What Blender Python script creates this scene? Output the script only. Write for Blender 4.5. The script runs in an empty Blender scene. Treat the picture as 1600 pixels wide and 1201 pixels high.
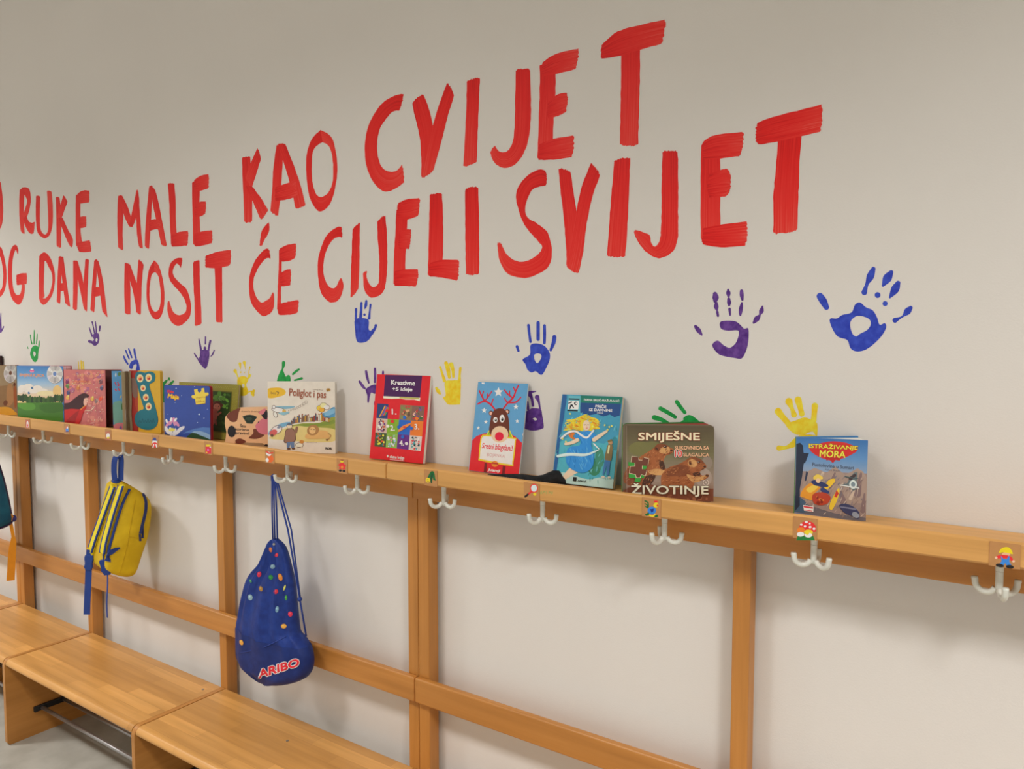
import bpy, bmesh, math, random
from mathutils import Vector, Matrix
from mathutils.geometry import tessellate_polygon
from mathutils.bvhtree import BVHTree

S = bpy.context.scene
COL = S.collection

# ------------------------------------------------------------------ camera
FPX, YAW, PITCH = 1181.4, math.radians(34.10), math.radians(3.474)
CAM = Vector((0.0, -1.70, 1.6304))
cd = bpy.data.cameras.new('camera')
cd.sensor_fit = 'HORIZONTAL'; cd.sensor_width = 36.0; cd.lens = FPX * 36.0 / 1600.0
cd.clip_start = 0.02
cam = bpy.data.objects.new('camera', cd); COL.objects.link(cam)
cam.location = CAM
cam.rotation_euler = (math.pi / 2 - PITCH, 0, YAW)
S.camera = cam

# ------------------------------------------------------------------ world, exposure
w = bpy.data.worlds.new('world'); S.world = w; w.use_nodes = True
w.node_tree.nodes['Background'].inputs[0].default_value = (0.9, 0.93, 1.0, 1)
w.node_tree.nodes['Background'].inputs[1].default_value = 0.05
S.view_settings.view_transform = 'Standard'
S.view_settings.look = 'None'
S.view_settings.exposure = 0.0
S.view_settings.gamma = 1.0
S.view_settings.use_curve_mapping = False

# ------------------------------------------------------------------ lamps (recessed ceiling panels)
CEIL = 3.42
LAMPS = [(-8.2, -2.15), (-5.1, -2.15), (-1.9, -2.15), (1.25, -2.15), (4.4, -2.15)]
LAMP_POWER = [58, 72, 31, 67, 58]
for (lx, ly), pw in zip(LAMPS, LAMP_POWER):
    ld = bpy.data.lights.new('panel_light', 'AREA')
    ld.shape = 'RECTANGLE'; ld.size = 0.58; ld.size_y = 0.58
    ld.energy = pw; ld.color = (1.0, 0.965, 0.932); ld.spread = math.radians(134)
    lo = bpy.data.objects.new('panel_light', ld); COL.objects.link(lo)
    lo.location = (lx, ly, CEIL - 0.016)

# ------------------------------------------------------------------ pixel <-> world helpers
Fv = Vector((-math.sin(YAW) * math.cos(PITCH), math.cos(YAW) * math.cos(PITCH), -math.sin(PITCH)))
Rv = Vector((math.cos(YAW), math.sin(YAW), 0))
Uv = Rv.cross(Fv)


def ray(p):
    return (Fv + Rv * ((p[0] - 800) / FPX) + Uv * ((600.5 - p[1]) / FPX)).normalized()


def proj(P):
    d = P - CAM
    z = d.dot(Fv)
    return 800 + FPX * d.dot(Rv) / z, 600.5 - FPX * d.dot(Uv) / z


def on_plane(p, o, n):
    d = ray(p)
    return CAM + d * ((o - CAM).dot(n) / d.dot(n))


def x_at(u, y, z):
    lo, hi = -9.0, 4.0
    for _ in range(50):
        m = (lo + hi) / 2
        P = Vector((m, y, z))
        if (P - CAM).dot(Fv) <= 0.01:
            hi = m; continue
        if proj(P)[0] < u: lo = m
        else: hi = m
    return lo


class Crop:
    def __init__(s, x, y, k): s.x, s.y, s.k = x, y, k
    def __call__(s, a, b): return (s.x + a / s.k, s.y + b / s.k)
    def L(s, pts): return [s(a, b) for a, b in pts]


PX = Crop(0, 0, 1)
KA = Crop(0, 250, 4.444); KBt = Crop(360, 120, 3.161); KCt = Crop(700, 20, 2.792); KDt = Crop(960, 150, 4.449)
KE = Crop(1060, 400, 3.7526); KF = Crop(540, 450, 4.444); KG = Crop(0, 470, 4.444); KH = Crop(360, 550, 9.242)
K2 = Crop(150, 550, 5.926); K3 = Crop(400, 560, 5.714); K4 = Crop(700, 570, 5.714); K5 = Crop(940, 600, 6.004)
K6 = Crop(1180, 660, 3.752); K7 = Crop(330, 720, 3.335); K8 = Crop(100, 690, 4.289)
KB = Crop(60, 560, 8.0); KS = Crop(0, 555, 10.008); KT = Crop(0, 640, 3.75)

# ------------------------------------------------------------------ materials
def s2l(c):
    c /= 255.0
    return c / 12.92 if c <= 0.04045 else ((c + 0.055) / 1.055) ** 2.4


LIGHTK = 0.72          # photographed brightness of a white surface in this light


def alb(rgb):
    return tuple(min(0.9, s2l(c) / LIGHTK) for c in rgb)


_mc = {}


def mat(rgb, rough=0.45, spec=0.4, metal=0.0, raw=None, name=None):
    key = (tuple(rgb) if rgb else raw, rough, metal)
    if key in _mc: return _mc[key]
    m = bpy.data.materials.new(name or 'paint_%d_%d_%d' % tuple(int(c) for c in (rgb or (0, 0, 0))))
    m.use_nodes = True
    b = m.node_tree.nodes['Principled BSDF']
    c = raw or alb(rgb)
    b.inputs['Base Color'].default_value = (*c, 1)
    b.inputs['Roughness'].default_value = rough
    b.inputs['Metallic'].default_value = metal
    b.inputs['Specular IOR Level'].default_value = spec
    # slight procedural tone variation so that nothing is perfectly flat
    nt = m.node_tree
    tc = nt.nodes.new('ShaderNodeTexCoord'); nz = nt.nodes.new('ShaderNodeTexNoise')
    nz.inputs['Scale'].default_value = 60; nz.inputs['Detail'].default_value = 3
    mx = nt.nodes.new('ShaderNodeMix'); mx.data_type = 'RGBA'
    mx.inputs['A'].default_value = (*[min(1, v * 1.06) for v in c], 1)
    mx.inputs['B'].default_value = (*[v * 0.92 for v in c], 1)
    nt.links.new(tc.outputs['Object'], nz.inputs['Vector'])
    nt.links.new(nz.outputs['Fac'], mx.inputs['Factor'])
    nt.links.new(mx.outputs['Result'], b.inputs['Base Color'])
    _mc[key] = m
    return m


def ramp(nt, stops):
    r = nt.nodes.new('ShaderNodeValToRGB')
    e = r.color_ramp.elements
    while len(e) > 1: e.remove(e[-1])
    e[0].position = stops[0][0]; e[0].color = (*stops[0][1], 1)
    for p, c in stops[1:]:
        q = e.new(p); q.color = (*c, 1)
    return r


def wood(name, axis, c0, c1, c2, rough=0.38, staves=False):
    """beech: fine grain stretched along one axis, optional glued staves"""
    m = bpy.data.materials.new(name); m.use_nodes = True
    nt = m.node_tree; b = nt.nodes['Principled BSDF']; L = nt.links.new
    tc = nt.nodes.new('ShaderNodeTexCoord')
    mp = nt.nodes.new('ShaderNodeMapping')
    sc = {'x': (1.6, 38, 38), 'y': (38, 1.6, 38), 'z': (38, 38, 1.6)}[axis]
    mp.inputs['Scale'].default_value = sc
    L(tc.outputs['Object'], mp.inputs['Vector'])
    n1 = nt.nodes.new('ShaderNodeTexNoise'); n1.inputs['Scale'].default_value = 1.0
    n1.inputs['Detail'].default_value = 6; n1.inputs['Roughness'].default_value = 0.6
    L(mp.outputs['Vector'], n1.inputs['Vector'])
    r = ramp(nt, [(0.25, c0), (0.5, c1), (0.8, c2)])
    L(n1.outputs['Fac'], r.inputs['Fac'])
    out = r.outputs['Color']
    n2 = nt.nodes.new('ShaderNodeTexNoise'); n2.inputs['Scale'].default_value = 3.0
    mp2 = nt.nodes.new('ShaderNodeMapping')
    mp2.inputs['Scale'].default_value = {'x': (0.7, 4, 4), 'y': (4, .7, 4), 'z': (4, 4, .7)}[axis]
    L(tc.outputs['Object'], mp2.inputs['Vector']); L(mp2.outputs['Vector'], n2.inputs['Vector'])
    mx = nt.nodes.new('ShaderNodeMix'); mx.data_type = 'RGBA'; mx.blend_type = 'MULTIPLY'
    rr = ramp(nt, [(0.3, (.86, .84, .80)), (0.7, (1.06, 1.05, 1.03))])
    L(n2.outputs['Fac'], rr.inputs['Fac'])
    mx.inputs['Factor'].default_value = 1.0
    L(out, mx.inputs['A']); L(rr.outputs['Color'], mx.inputs['B'])
    out = mx.outputs['Result']
    if staves:
        br = nt.nodes.new('ShaderNodeTexBrick')
        br.offset = 0.37; br.offset_frequency = 2; br.squash = 1.25; br.squash_frequency = 3
        br.inputs['Color1'].default_value = (0.80, 0.75, 0.67, 1)
        br.inputs['Color2'].default_value = (1.08, 1.07, 1.03, 1)
        br.inputs['Mortar'].default_value = (0.80, 0.74, 0.66, 1)
        br.inputs['Scale'].default_value = 1.0
        br.inputs['Mortar Size'].default_value = 0.0006
        br.inputs['Bias'].default_value = 0.0
        br.inputs['Brick Width'].default_value = 0.34
        br.inputs['Row Height'].default_value = 0.046
        L(tc.outputs['Object'], br.inputs['Vector'])
        m2 = nt.nodes.new('ShaderNodeMix'); m2.data_type = 'RGBA'; m2.blend_type = 'MULTIPLY'
        m2.inputs['Factor'].default_value = 1.0
        L(out, m2.inputs['A']); L(br.outputs['Color'], m2.inputs['B'])
        out = m2.outputs['Result']
    L(out, b.inputs['Base Color'])
    b.inputs['Roughness'].default_value = rough
    b.inputs['Specular IOR Level'].default_value = 0.45
    bp = nt.nodes.new('ShaderNodeBump'); bp.inputs['Strength'].default_value = 0.06; bp.inputs['Distance'].default_value = 0.002
    L(n1.outputs['Fac'], bp.inputs['Height']); L(bp.outputs['Normal'], b.inputs['Normal'])
    return m


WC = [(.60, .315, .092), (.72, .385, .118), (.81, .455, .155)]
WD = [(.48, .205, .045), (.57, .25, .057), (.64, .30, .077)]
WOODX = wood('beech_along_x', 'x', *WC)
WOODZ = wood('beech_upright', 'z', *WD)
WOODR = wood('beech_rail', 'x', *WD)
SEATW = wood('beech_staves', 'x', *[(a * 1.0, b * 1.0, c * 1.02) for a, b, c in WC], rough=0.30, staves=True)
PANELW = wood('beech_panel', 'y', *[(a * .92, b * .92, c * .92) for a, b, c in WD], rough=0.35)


def noisy(name, ca, cb, scale, rough, bump=0.0, bscale=200, detail=4):
    m = bpy.data.materials.new(name); m.use_nodes = True
    nt = m.node_tree; b = nt.nodes['Principled BSDF']; L = nt.links.new
    tc = nt.nodes.new('ShaderNodeTexCoord'); n = nt.nodes.new('ShaderNodeTexNoise')
    n.inputs['Scale'].default_value = scale; n.inputs['Detail'].default_value = detail
    L(tc.outputs['Object'], n.inputs['Vector'])
    r = ramp(nt, [(0.35, ca), (0.65, cb)]); L(n.outputs['Fac'], r.inputs['Fac'])
    L(r.outputs['Color'], b.inputs['Base Color'])
    b.inputs['Roughness'].default_value = rough
    b.inputs['Specular IOR Level'].default_value = 0.3
    if bump:
        n2 = nt.nodes.new('ShaderNodeTexNoise'); n2.inputs['Scale'].default_value = bscale
        n2.inputs['Detail'].default_value = 3
        L(tc.outputs['Object'], n2.inputs['Vector'])
        bp = nt.nodes.new('ShaderNodeBump'); bp.inputs['Strength'].default_value = bump
        bp.inputs['Distance'].default_value = 0.001
        L(n2.outputs['Fac'], bp.inputs['Height']); L(bp.outputs['Normal'], b.inputs['Normal'])
    return m


WALLM = noisy('white_wall_paint', (.775, .757, .728), (.80, .782, .752), 1.3, 0.7, 0.25, 260)
CEILM = noisy('ceiling_paint', (.82, .81, .79), (.85, .84, .82), 2, 0.8)
FLOORM = noisy('grey_linoleum', (.37, .36, .315), (.46, .45, .40), 9, 0.35, 0.05, 60, 8)

# red brush paint: bristle streaks run along each stroke, thinner paint towards its end
RED = bpy.data.materials.new('red_brush_paint'); RED.use_nodes = True
nt = RED.node_tree; L = nt.links.new; b = nt.nodes['Principled BSDF']
uvn = nt.nodes.new('ShaderNodeUVMap'); uvn.uv_map = 'UVMap'
mp = nt.nodes.new('ShaderNodeMapping'); mp.inputs['Scale'].default_value = (1.1, 17, 1)
L(uvn.outputs['UV'], mp.inputs['Vector'])
nz = nt.nodes.new('ShaderNodeTexNoise'); nz.inputs['Scale'].default_value = 1.0; nz.inputs['Detail'].default_value = 5
nz.inputs['Roughness'].default_value = 0.65
L(mp.outputs['Vector'], nz.inputs['Vector'])
sx = nt.nodes.new('ShaderNodeSeparateXYZ'); L(uvn.outputs['UV'], sx.inputs[0])
fr = nt.nodes.new('ShaderNodeMath'); fr.operation = 'FRACT'; L(sx.outputs['X'], fr.inputs[0])
ma = nt.nodes.new('ShaderNodeMath'); ma.operation = 'MULTIPLY_ADD'
ma.inputs[1].default_value = 0.30; L(fr.outputs[0], ma.inputs[0]); L(nz.outputs['Fac'], ma.inputs[2])
rp = ramp(nt, [(0.36, (.64, .004, .005)), (0.56, (.84, .012, .011)), (0.78, (.89, .038, .030)), (1.0, (.92, .15, .11))])
L(ma.outputs[0], rp.inputs['Fac']); L(rp.outputs['Color'], b.inputs['Base Color'])
b.inputs['Roughness'].default_value = 0.45; b.inputs['Specular IOR Level'].default_value = 0.3

PLASTIC = mat((192, 195, 188), 0.25, name='grey_white_plastic')
STEEL = mat(None, 0.35, metal=0.9, raw=(.45, .45, .46), name='brushed_steel')
BLACKP = mat((28, 27, 27), 0.5, name='black_plastic')
PAPER = mat((225, 220, 205), 0.7, name='paper')


def paintmat(name, rgb, lite):
    m = noisy(name, alb(rgb), alb(lite), 55, 0.5, 0.3, 300, 5)
    return m


HB = paintmat('blue_hand_paint', (34, 52, 160), (52, 75, 180))
HP = paintmat('purple_hand_paint', (66, 30, 110), (98, 62, 140))
HY = paintmat('yellow_hand_paint', (222, 176, 20), (235, 200, 60))
HG = paintmat('green_hand_paint', (8, 128, 55), (30, 150, 70))

# ------------------------------------------------------------------ mesh builder
def catmull(pts, n=6, closed=False):
    out = []
    N = len(pts)
    segs = N if closed else N - 1
    for i in range(segs):
        def g(j):
            if closed: return pts[j % N]
            return pts[max(0, min(N - 1, j))]
        p0, p1, p2, p3 = g(i - 1), g(i), g(i + 1), g(i + 2)
        for k in range(n):
            t = k / n
            out.append(tuple(0.5 * (2 * b + (c - a) * t + (2 * a - 5 * b + 4 * c - d) * t * t + (3 * b - a - 3 * c + d) * t ** 3)
                             for a, b, c, d in zip(p0, p1, p2, p3)))
    if not closed: out.append(tuple(pts[-1]))
    return out


class MB:
    def __init__(s): s.v, s.f, s.m, s.mats, s.uv = [], [], [], [], {}
    def mi(s, m):
        if m not in s.mats: s.mats.append(m)
        return s.mats.index(m)
    def add(s, verts, faces, m, uvs=None):
        o = len(s.v); k = s.mi(m)
        s.v += [Vector(p) for p in verts]
        for j, f in enumerate(faces):
            if uvs: s.uv[len(s.f)] = [uvs[i] for i in f]
            s.f.append([o + i for i in f]); s.m.append(k)
        return s
    def box(s, a, b, m):
        x0, y0, z0 = a; x1, y1, z1 = b
        v = [(x0, y0, z0), (x1, y0, z0), (x1, y1, z0), (x0, y1, z0), (x0, y0, z1), (x1, y0, z1), (x1, y1, z1), (x0, y1, z1)]
        return s.add(v, [(0, 3, 2, 1), (4, 5, 6, 7), (0, 1, 5, 4), (1, 2, 6, 5), (2, 3, 7, 6), (3, 0, 4, 7)], m)
    def slab(s, o, ex, ey, ez, w, h, t, m):
        """box spanned from corner o"""
        c = [o, o + ex * w, o + ex * w + ey * h, o + ey * h]
        v = c + [p + ez * t for p in c]
        return s.add(v, [(0, 3, 2, 1), (4, 5, 6, 7), (0, 1, 5, 4), (1, 2, 6, 5), (2, 3, 7, 6), (3, 0, 4, 7)], m)
    def prism(s, outline, d, m):
        """outline: list of 3D points (planar), extruded by vector d"""
        n = len(outline)
        A = [Vector(p) for p in outline]; B = [p + d for p in A]
        tr = tessellate_polygon([A])
        f = [tuple(t) for t in tr] + [tuple(n + i for i in reversed(t)) for t in tr]
        f += [(i, (i + 1) % n, n + (i + 1) % n, n + i) for i in range(n)]
        return s.add(A + B, f, m)
    def tube(s, path, r, m, n=10, cap=True, flat=None):
        P = [Vector(p) for p in path]
        R = r if isinstance(r, (list, tuple)) else [r] * len(P)
        rings = []; prev = None
        for i, p in enumerate(P):
            t = (P[min(i + 1, len(P) - 1)] - P[max(i - 1, 0)]).normalized()
            if prev is None:
                a = Vector((0, 0, 1)) if abs(t.z) < .9 else Vector((1, 0, 0))
                prev = t.cross(a).normalized()
            prev = (prev - t * prev.dot(t)).normalized()
            q = t.cross(prev)
            fl = flat or 1.0
            rings.append([p + (prev * math.cos(2 * math.pi * k / n) + q * math.sin(2 * math.pi * k / n) * fl) * R[i] for k in range(n)])
        v = [x for g in rings for x in g]; f = []
        for i in range(len(P) - 1):
            for k in range(n):
                f.append((i * n + k, i * n + (k + 1) % n, (i + 1) * n + (k + 1) % n, (i + 1) * n + k))
        if cap:
            f.append(tuple(reversed(range(n)))); f.append(tuple((len(P) - 1) * n + k for k in range(n)))
        return s.add(v, f, m)
    def strip(s, path, side, wd, th, m):
        """flat webbing along a path; side = width direction(s)"""
        P = [Vector(p) for p in path]; v = []; f = []
        for i, p in enumerate(P):
            t = (P[min(i + 1, len(P) - 1)] - P[max(i - 1, 0)]).normalized()
            sd = side[i] if isinstance(side, list) else side
            sd = (sd - t * sd.dot(t)).normalized(); nn = t.cross(sd)
            W = wd[i] if isinstance(wd, (list, tuple)) else wd
            v += [p - sd * W / 2 - nn * th / 2, p + sd * W / 2 - nn * th / 2, p + sd * W / 2 + nn * th / 2, p - sd * W / 2 + nn * th / 2]
        for i in range(len(P) - 1):
            for k in range(4):
                f.append((i * 4 + k, i * 4 + (k + 1) % 4, i * 4 + 4 + (k + 1) % 4, i * 4 + 4 + k))
        e = (len(P) - 1) * 4
        f += [(3, 2, 1, 0), (e, e + 1, e + 2, e + 3)]
        return s.add(v, f, m)
    def loft(s, rings, m, cap=True):
        n = len(rings[0]); v = [p for r in rings for p in r]; f = []
        for i in range(len(rings) - 1):
            for k in range(n):
                f.append((i * n + k, i * n + (k + 1) % n, (i + 1) * n + (k + 1) % n, (i + 1) * n + k))
        if cap:
            f.append(tuple(reversed(range(n)))); f.append(tuple((len(rings) - 1) * n + k for k in range(n)))
        return s.add(v, f, m)
    def sphere(s, c, r, m, n=12, k=8):
        c = Vector(c); R = Vector(r) if hasattr(r, '__len__') else Vector((r, r, r))
        rings = []
        for i in range(k + 1):
            a = math.pi * i / k
            q = max(0.02, math.sin(a))
            rings.append([c + Vector((R.x * q * math.cos(2 * math.pi * j / n), R.y * q * math.sin(2 * math.pi * j / n), -R.z * math.cos(a))) for j in range(n)])
        return s.loft(rings, m)
    def build(s, name, parent=None, smooth=False, bevel=0, seg=2, origin=None):
        me = bpy.data.meshes.new(name)
        off = Vector((0, 0, 0))
        if parent is not None:
            q = parent
            while q is not None: off += q.location; q = q.parent
        loc = Vector(origin) - off if origin is not None else Vector((0, 0, 0))
        off = off + loc
        me.from_pydata([tuple(p - off) for p in s.v], [], s.f)
        for m in s.mats: me.materials.append(m)
        me.polygons.foreach_set('material_index', s.m)
        if s.uv:
            ul = me.uv_layers.new(name='UVMap')
            for p in me.polygons:
                if p.index in s.uv:
                    for li, uv in zip(p.loop_indices, s.uv[p.index]): ul.data[li].uv = uv
        if smooth: me.polygons.foreach_set('use_smooth', [True] * len(me.polygons))
        me.update()
        o = bpy.data.objects.new(name, me); COL.objects.link(o)
        o.location = loc
        if parent is not None: o.parent = parent
        if bevel:
            md = o.modifiers.new('bevel', 'BEVEL'); md.width = bevel; md.segments = seg
            md.limit_method = 'ANGLE'; md.angle_limit = math.radians(40)
            if smooth is False:
                pass
        return o


def fixnormals(o):
    bm = bmesh.new(); bm.from_mesh(o.data)
    bmesh.ops.recalc_face_normals(bm, faces=bm.faces); bm.to_mesh(o.data); bm.free()
    return o


def empty(name, loc):
    o = bpy.data.objects.new(name, None); COL.objects.link(o); o.location = loc
    o.empty_display_size = 0.05
    return o


def tag(o, label, cat, group=None):
    o['label'] = label; o['category'] = cat
    if group: o['group'] = group
    return o


def struct(o):
    o['kind'] = 'structure'; return o


# ------------------------------------------------------------------ text outlines
_tc = {}


def glyphs(txt, shear=0.0):
    k = (txt, shear)
    if k in _tc: return _tc[k]
    cu = bpy.data.curves.new('text_outline', 'FONT'); cu.body = txt; cu.resolution_u = 3; cu.shear = shear
    ob = bpy.data.objects.new('text_outline', cu); COL.objects.link(ob)
    bpy.context.view_layer.update()
    dg = bpy.context.evaluated_depsgraph_get()
    me = bpy.data.meshes.new_from_object(ob.evaluated_get(dg))
    V = [(v.co.x, v.co.y) for v in me.vertices]; Fc = [tuple(p.vertices) for p in me.polygons]
    bpy.data.objects.remove(ob); bpy.data.curves.remove(cu); bpy.data.meshes.remove(me)
    x0 = min(v[0] for v in V); x1 = max(v[0] for v in V); y0 = min(v[1] for v in V); y1 = max(v[1] for v in V)
    V = [((x - x0) / (x1 - x0), (y - y0) / (y1 - y0)) for x, y in V]
    _tc[k] = (V, Fc); return _tc[k]


class Art:
    """flat printed picture, drawn as thin layers on a plane (or projected on a surface)"""
    def __init__(s, mb, o=None, n=None, step=8e-6, base=1e-4, hit=None, crop=PX, cover=None):
        s.cover = cover
        s.mb, s.o, s.n, s.k, s.step, s.base, s.hit, s.c = mb, o, n, 0, step, base, hit, crop
        s.rough = 0.4
    def P(s, p, off):
        p = s.c(*p)
        if s.hit: return s.hit(p, off)
        if s.cover: return s.cover.map(p, off)
        return on_plane(p, s.o + s.n * off, s.n)
    def emit(s, V, F, c):
        if not s.cover:
            s.mb.add(V, F, s.M(c)); return
        cv = s.cover; NV = []; NF = []
        L = [(((p - cv.o).dot(cv.ex)), ((p - cv.o).dot(cv.ey)), (p - cv.o).dot(cv.n)) for p in V]
        for f in F:
            P = [L[i] for i in f]
            for ax, lim, sg in ((0, 0.0, 1), (0, cv.w, -1), (1, 0.0, 1), (1, cv.h, -1)):
                Q = []
                for i in range(len(P)):
                    a, b = P[i - 1], P[i]
                    da, db = (a[ax] - lim) * sg, (b[ax] - lim) * sg
                    if (da < 0) != (db < 0):
                        t = da / (da - db); Q.append(tuple(x + (y - x) * t for x, y in zip(a, b)))
                    if db >= 0: Q.append(b)
                P = Q
                if not P: break
            if len(P) < 3: continue
            o = len(NV); NV += [cv.o + cv.ex * a + cv.ey * b + cv.n * d for a, b, d in P]
            NF.append(tuple(range(o, o + len(P))))
        if NF: s.mb.add(NV, NF, s.M(c))
    def grad(s, q, stops, n=22):
        """printed colour wash: q = four corners tl, tr, br, bl; stops = [(t, colour)]"""
        tl, tr, br, bl = q
        for i in range(n):
            t0, t1 = i / n, min(1, (i + 1.15) / n); tm = (i + .5) / n
            for (a, ca), (b, cb) in zip(stops[:-1], stops[1:]):
                if a <= tm <= b:
                    k = (tm - a) / (b - a); c = tuple(int(round(x + (y - x) * k)) for x, y in zip(ca, cb)); break
            L = lambda p, r, t: (p[0] + (r[0] - p[0]) * t, p[1] + (r[1] - p[1]) * t)
            s.quad(L(tl, bl, t0), L(tr, br, t0), L(tr, br, t1), L(tl, bl, t1), c)
        return s
    def nxt(s):
        s.k += 1
        return s.base + s.k * s.step
    def M(s, c): return c if isinstance(c, bpy.types.Material) else mat(c, s.rough)
    def poly(s, pts, c, smooth=0, holes=None):
        off = s.nxt()
        if smooth: pts = catmull(pts, smooth, True)
        Q = [s.P(p, off) for p in pts]
        loops = [Q]
        for h in holes or []:
            if smooth: h = catmull(h, smooth, True)
            loops.append([s.P(p, off) for p in h])
        # tessellate in plane coordinates
        allv = [p for l in loops for p in l]
        tr = tessellate_polygon(loops)
        # make faces look towards the camera
        f = []
        for t in tr:
            a, b_, c_ = (allv[i] for i in t)
            if (b_ - a).cross(c_ - a).dot(CAM - a) < 0: t = tuple(reversed(t))
            f.append(tuple(t))
        s.emit(allv, f, c); return s
    def ell(s, x, y, rx, ry, c, rot=0, n=22):
        cr, sr = math.cos(math.radians(rot)), math.sin(math.radians(rot))
        if s.hit:       # follow the curved cloth: centre, middle ring, rim
            off = s.nxt(); V = [s.P((x, y), off)]; F = []
            for q in (.5, 1.0):
                for i in range(n):
                    a = 2 * math.pi * i / n; ex, ey = rx * q * math.cos(a), ry * q * math.sin(a)
                    V.append(s.P((x + ex * cr - ey * sr, y + ex * sr + ey * cr), off))
            for i in range(n):
                j = (i + 1) % n
                F += [(0, 1 + j, 1 + i), (1 + i, 1 + j, 1 + n + j, 1 + n + i)]
            s.emit(V, F, c); return s
        return s.poly([(x + rx * math.cos(a) * cr - ry * math.sin(a) * sr, y + rx * math.cos(a) * sr + ry * math.sin(a) * cr)
                       for a in (2 * math.pi * i / n for i in range(n))], c)
    def ring(s, x, y, rx, ry, t, c, n=22):
        g = lambda k: [(x + (rx - k) * math.cos(2 * math.pi * i / n), y + (ry - k) * math.sin(2 * math.pi * i / n)) for i in range(n)]
        return s.poly(g(0), c, holes=[g(t)])
    def rect(s, x0, y0, x1, y1, c): return s.poly([(x0, y0), (x1, y0), (x1, y1), (x0, y1)], c)
    def quad(s, a, b_, c_, d, col): return s.poly([a, b_, c_, d], col)
    def star(s, x, y, R, c, r=0.45, rot=-90):
        return s.poly([(x + (R if i % 2 == 0 else R * r) * math.cos(math.radians(rot + 36 * i)),
                        y + (R if i % 2 == 0 else R * r) * math.sin(math.radians(rot + 36 * i))) for i in range(10)], c)
    def chain(s, pts, c, n=5):
        """soft stroke through (x, y, radius) points with round ends"""
        if len(pts) == 1:
            return s.ell(pts[0][0], pts[0][1], pts[0][2], pts[0][2], c)
        q = catmull(pts, n)
        l, r = [], []
        for i, (x, y, w) in enumerate(q):
            x0, y0, _ = q[max(0, i - 1)]; x1, y1, _ = q[min(len(q) - 1, i + 1)]
            d = math.hypot(x1 - x0, y1 - y0) or 1
            nx, ny = -(y1 - y0) / d, (x1 - x0) / d
            l.append((x + nx * w, y + ny * w)); r.append((x - nx * w, y - ny * w))
        def cap(c0, a, b_):
            x, y, w = c0; t0 = math.atan2(a[1] - y, a[0] - x)
            return [(x + w * math.cos(t0 + k * math.pi / 6), y + w * math.sin(t0 + k * math.pi / 6)) for k in range(1, 6)]
        e = cap(q[-1], l[-1], r[-1]); b0 = cap(q[0], r[0], l[0])
        # orientation: end cap must bulge forward
        def fwd(capp, a, b_):
            mx_, my_ = capp[2]; return (mx_ - a[0]) * (a[0] - b_[0]) + (my_ - a[1]) * (a[1] - b_[1]) > 0
        if not fwd(e, q[-1], q[-2]): e = [(2 * q[-1][0] - x, 2 * q[-1][1] - y) for x, y in reversed(e)]
        if not fwd(b0, q[0], q[1]): b0 = [(2 * q[0][0] - x, 2 * q[0][1] - y) for x, y in reversed(b0)]
        # strips of quads avoid self-intersection trouble
        off = s.nxt()
        L_ = [s.P(p, off) for p in l]; R_ = [s.P(p, off) for p in r]
        f = []; V = L_ + R_; m = len(l)
        for i in range(m - 1): f.append((i, i + 1, m + i + 1, m + i))
        E = [s.P(p, off) for p in e]; B0 = [s.P(p, off) for p in b0]
        o = len(V); V += E; f.append(tuple([m - 1] + [o + i for i in range(len(E))] + [2 * m - 1]))
        o = len(V); V += B0; f.append(tuple([m] + [o + i for i in range(len(B0))] + [0]))
        ff = []
        for t in f:
            a, b_, c_ = V[t[0]], V[t[1]], V[t[2]]
            nn = Vector((0, 0, 0))
            for i in range(1, len(t) - 1): nn += (V[t[i]] - V[t[0]]).cross(V[t[i + 1]] - V[t[0]])
            ff.append(tuple(reversed(t)) if nn.dot(CAM - a) < 0 else t)
        s.emit(V, ff, c); return s
    def text(s, txt, tl, tr, br, bl, c, shear=0.0, fat=0.0):
        V, Fc = glyphs(txt, shear); off = s.nxt()
        Q = []
        for x, y in V:
            a = (bl[0] + (br[0] - bl[0]) * x, bl[1] + (br[1] - bl[1]) * x)
            t = (tl[0] + (tr[0] - tl[0]) * x, tl[1] + (tr[1] - tl[1]) * x)
            Q.append((a[0] + (t[0] - a[0]) * y, a[1] + (t[1] - a[1]) * y))
        shifts = [(0, 0)] if not fat else [(0, 0), (fat, 0), (-fat, 0), (0, fat), (0, -fat), (fat * .7, fat * .7), (-fat * .7, -fat * .7), (fat * .7, -fat * .7), (-fat * .7, fat * .7)]
        for i, (dx, dy) in enumerate(shifts):
            s.emit([s.P((x + dx, y + dy), off + i * s.step * .1) for x, y in Q], Fc, c)
        return s
    def hatch(s, rnd, pts, n, cols, ang, ln, wd, spread=25):
        """short brush or fur strokes inside an outline"""
        pts = catmull(pts, 3, True)
        x0, x1 = min(p[0] for p in pts), max(p[0] for p in pts); y0, y1 = min(p[1] for p in pts), max(p[1] for p in pts)
        def inside(x, y):
            r = False
            for (ax, ay), (bx, by) in zip(pts, pts[1:] + pts[:1]):
                if (ay > y) != (by > y) and x < (bx - ax) * (y - ay) / (by - ay) + ax: r = not r
            return r
        k = 0
        for _ in range(n * 6):
            x, y = rnd.uniform(x0, x1), rnd.uniform(y0, y1)
            a = math.radians(ang + rnd.uniform(-spread, spread)); l = ln * rnd.uniform(.6, 1.3)
            dx, dy = math.cos(a) * l / 2, math.sin(a) * l / 2
            if inside(x + dx, y + dy) and inside(x - dx, y - dy):
                w_ = wd * rnd.uniform(.6, 1.2); nx, ny = -math.sin(a) * w_, math.cos(a) * w_
                s.poly([(x - dx, y - dy), (x - nx, y - ny), (x + dx, y + dy), (x + nx, y + ny)], rnd.choice(cols)); k += 1
                if k >= n: break
        return s
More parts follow.
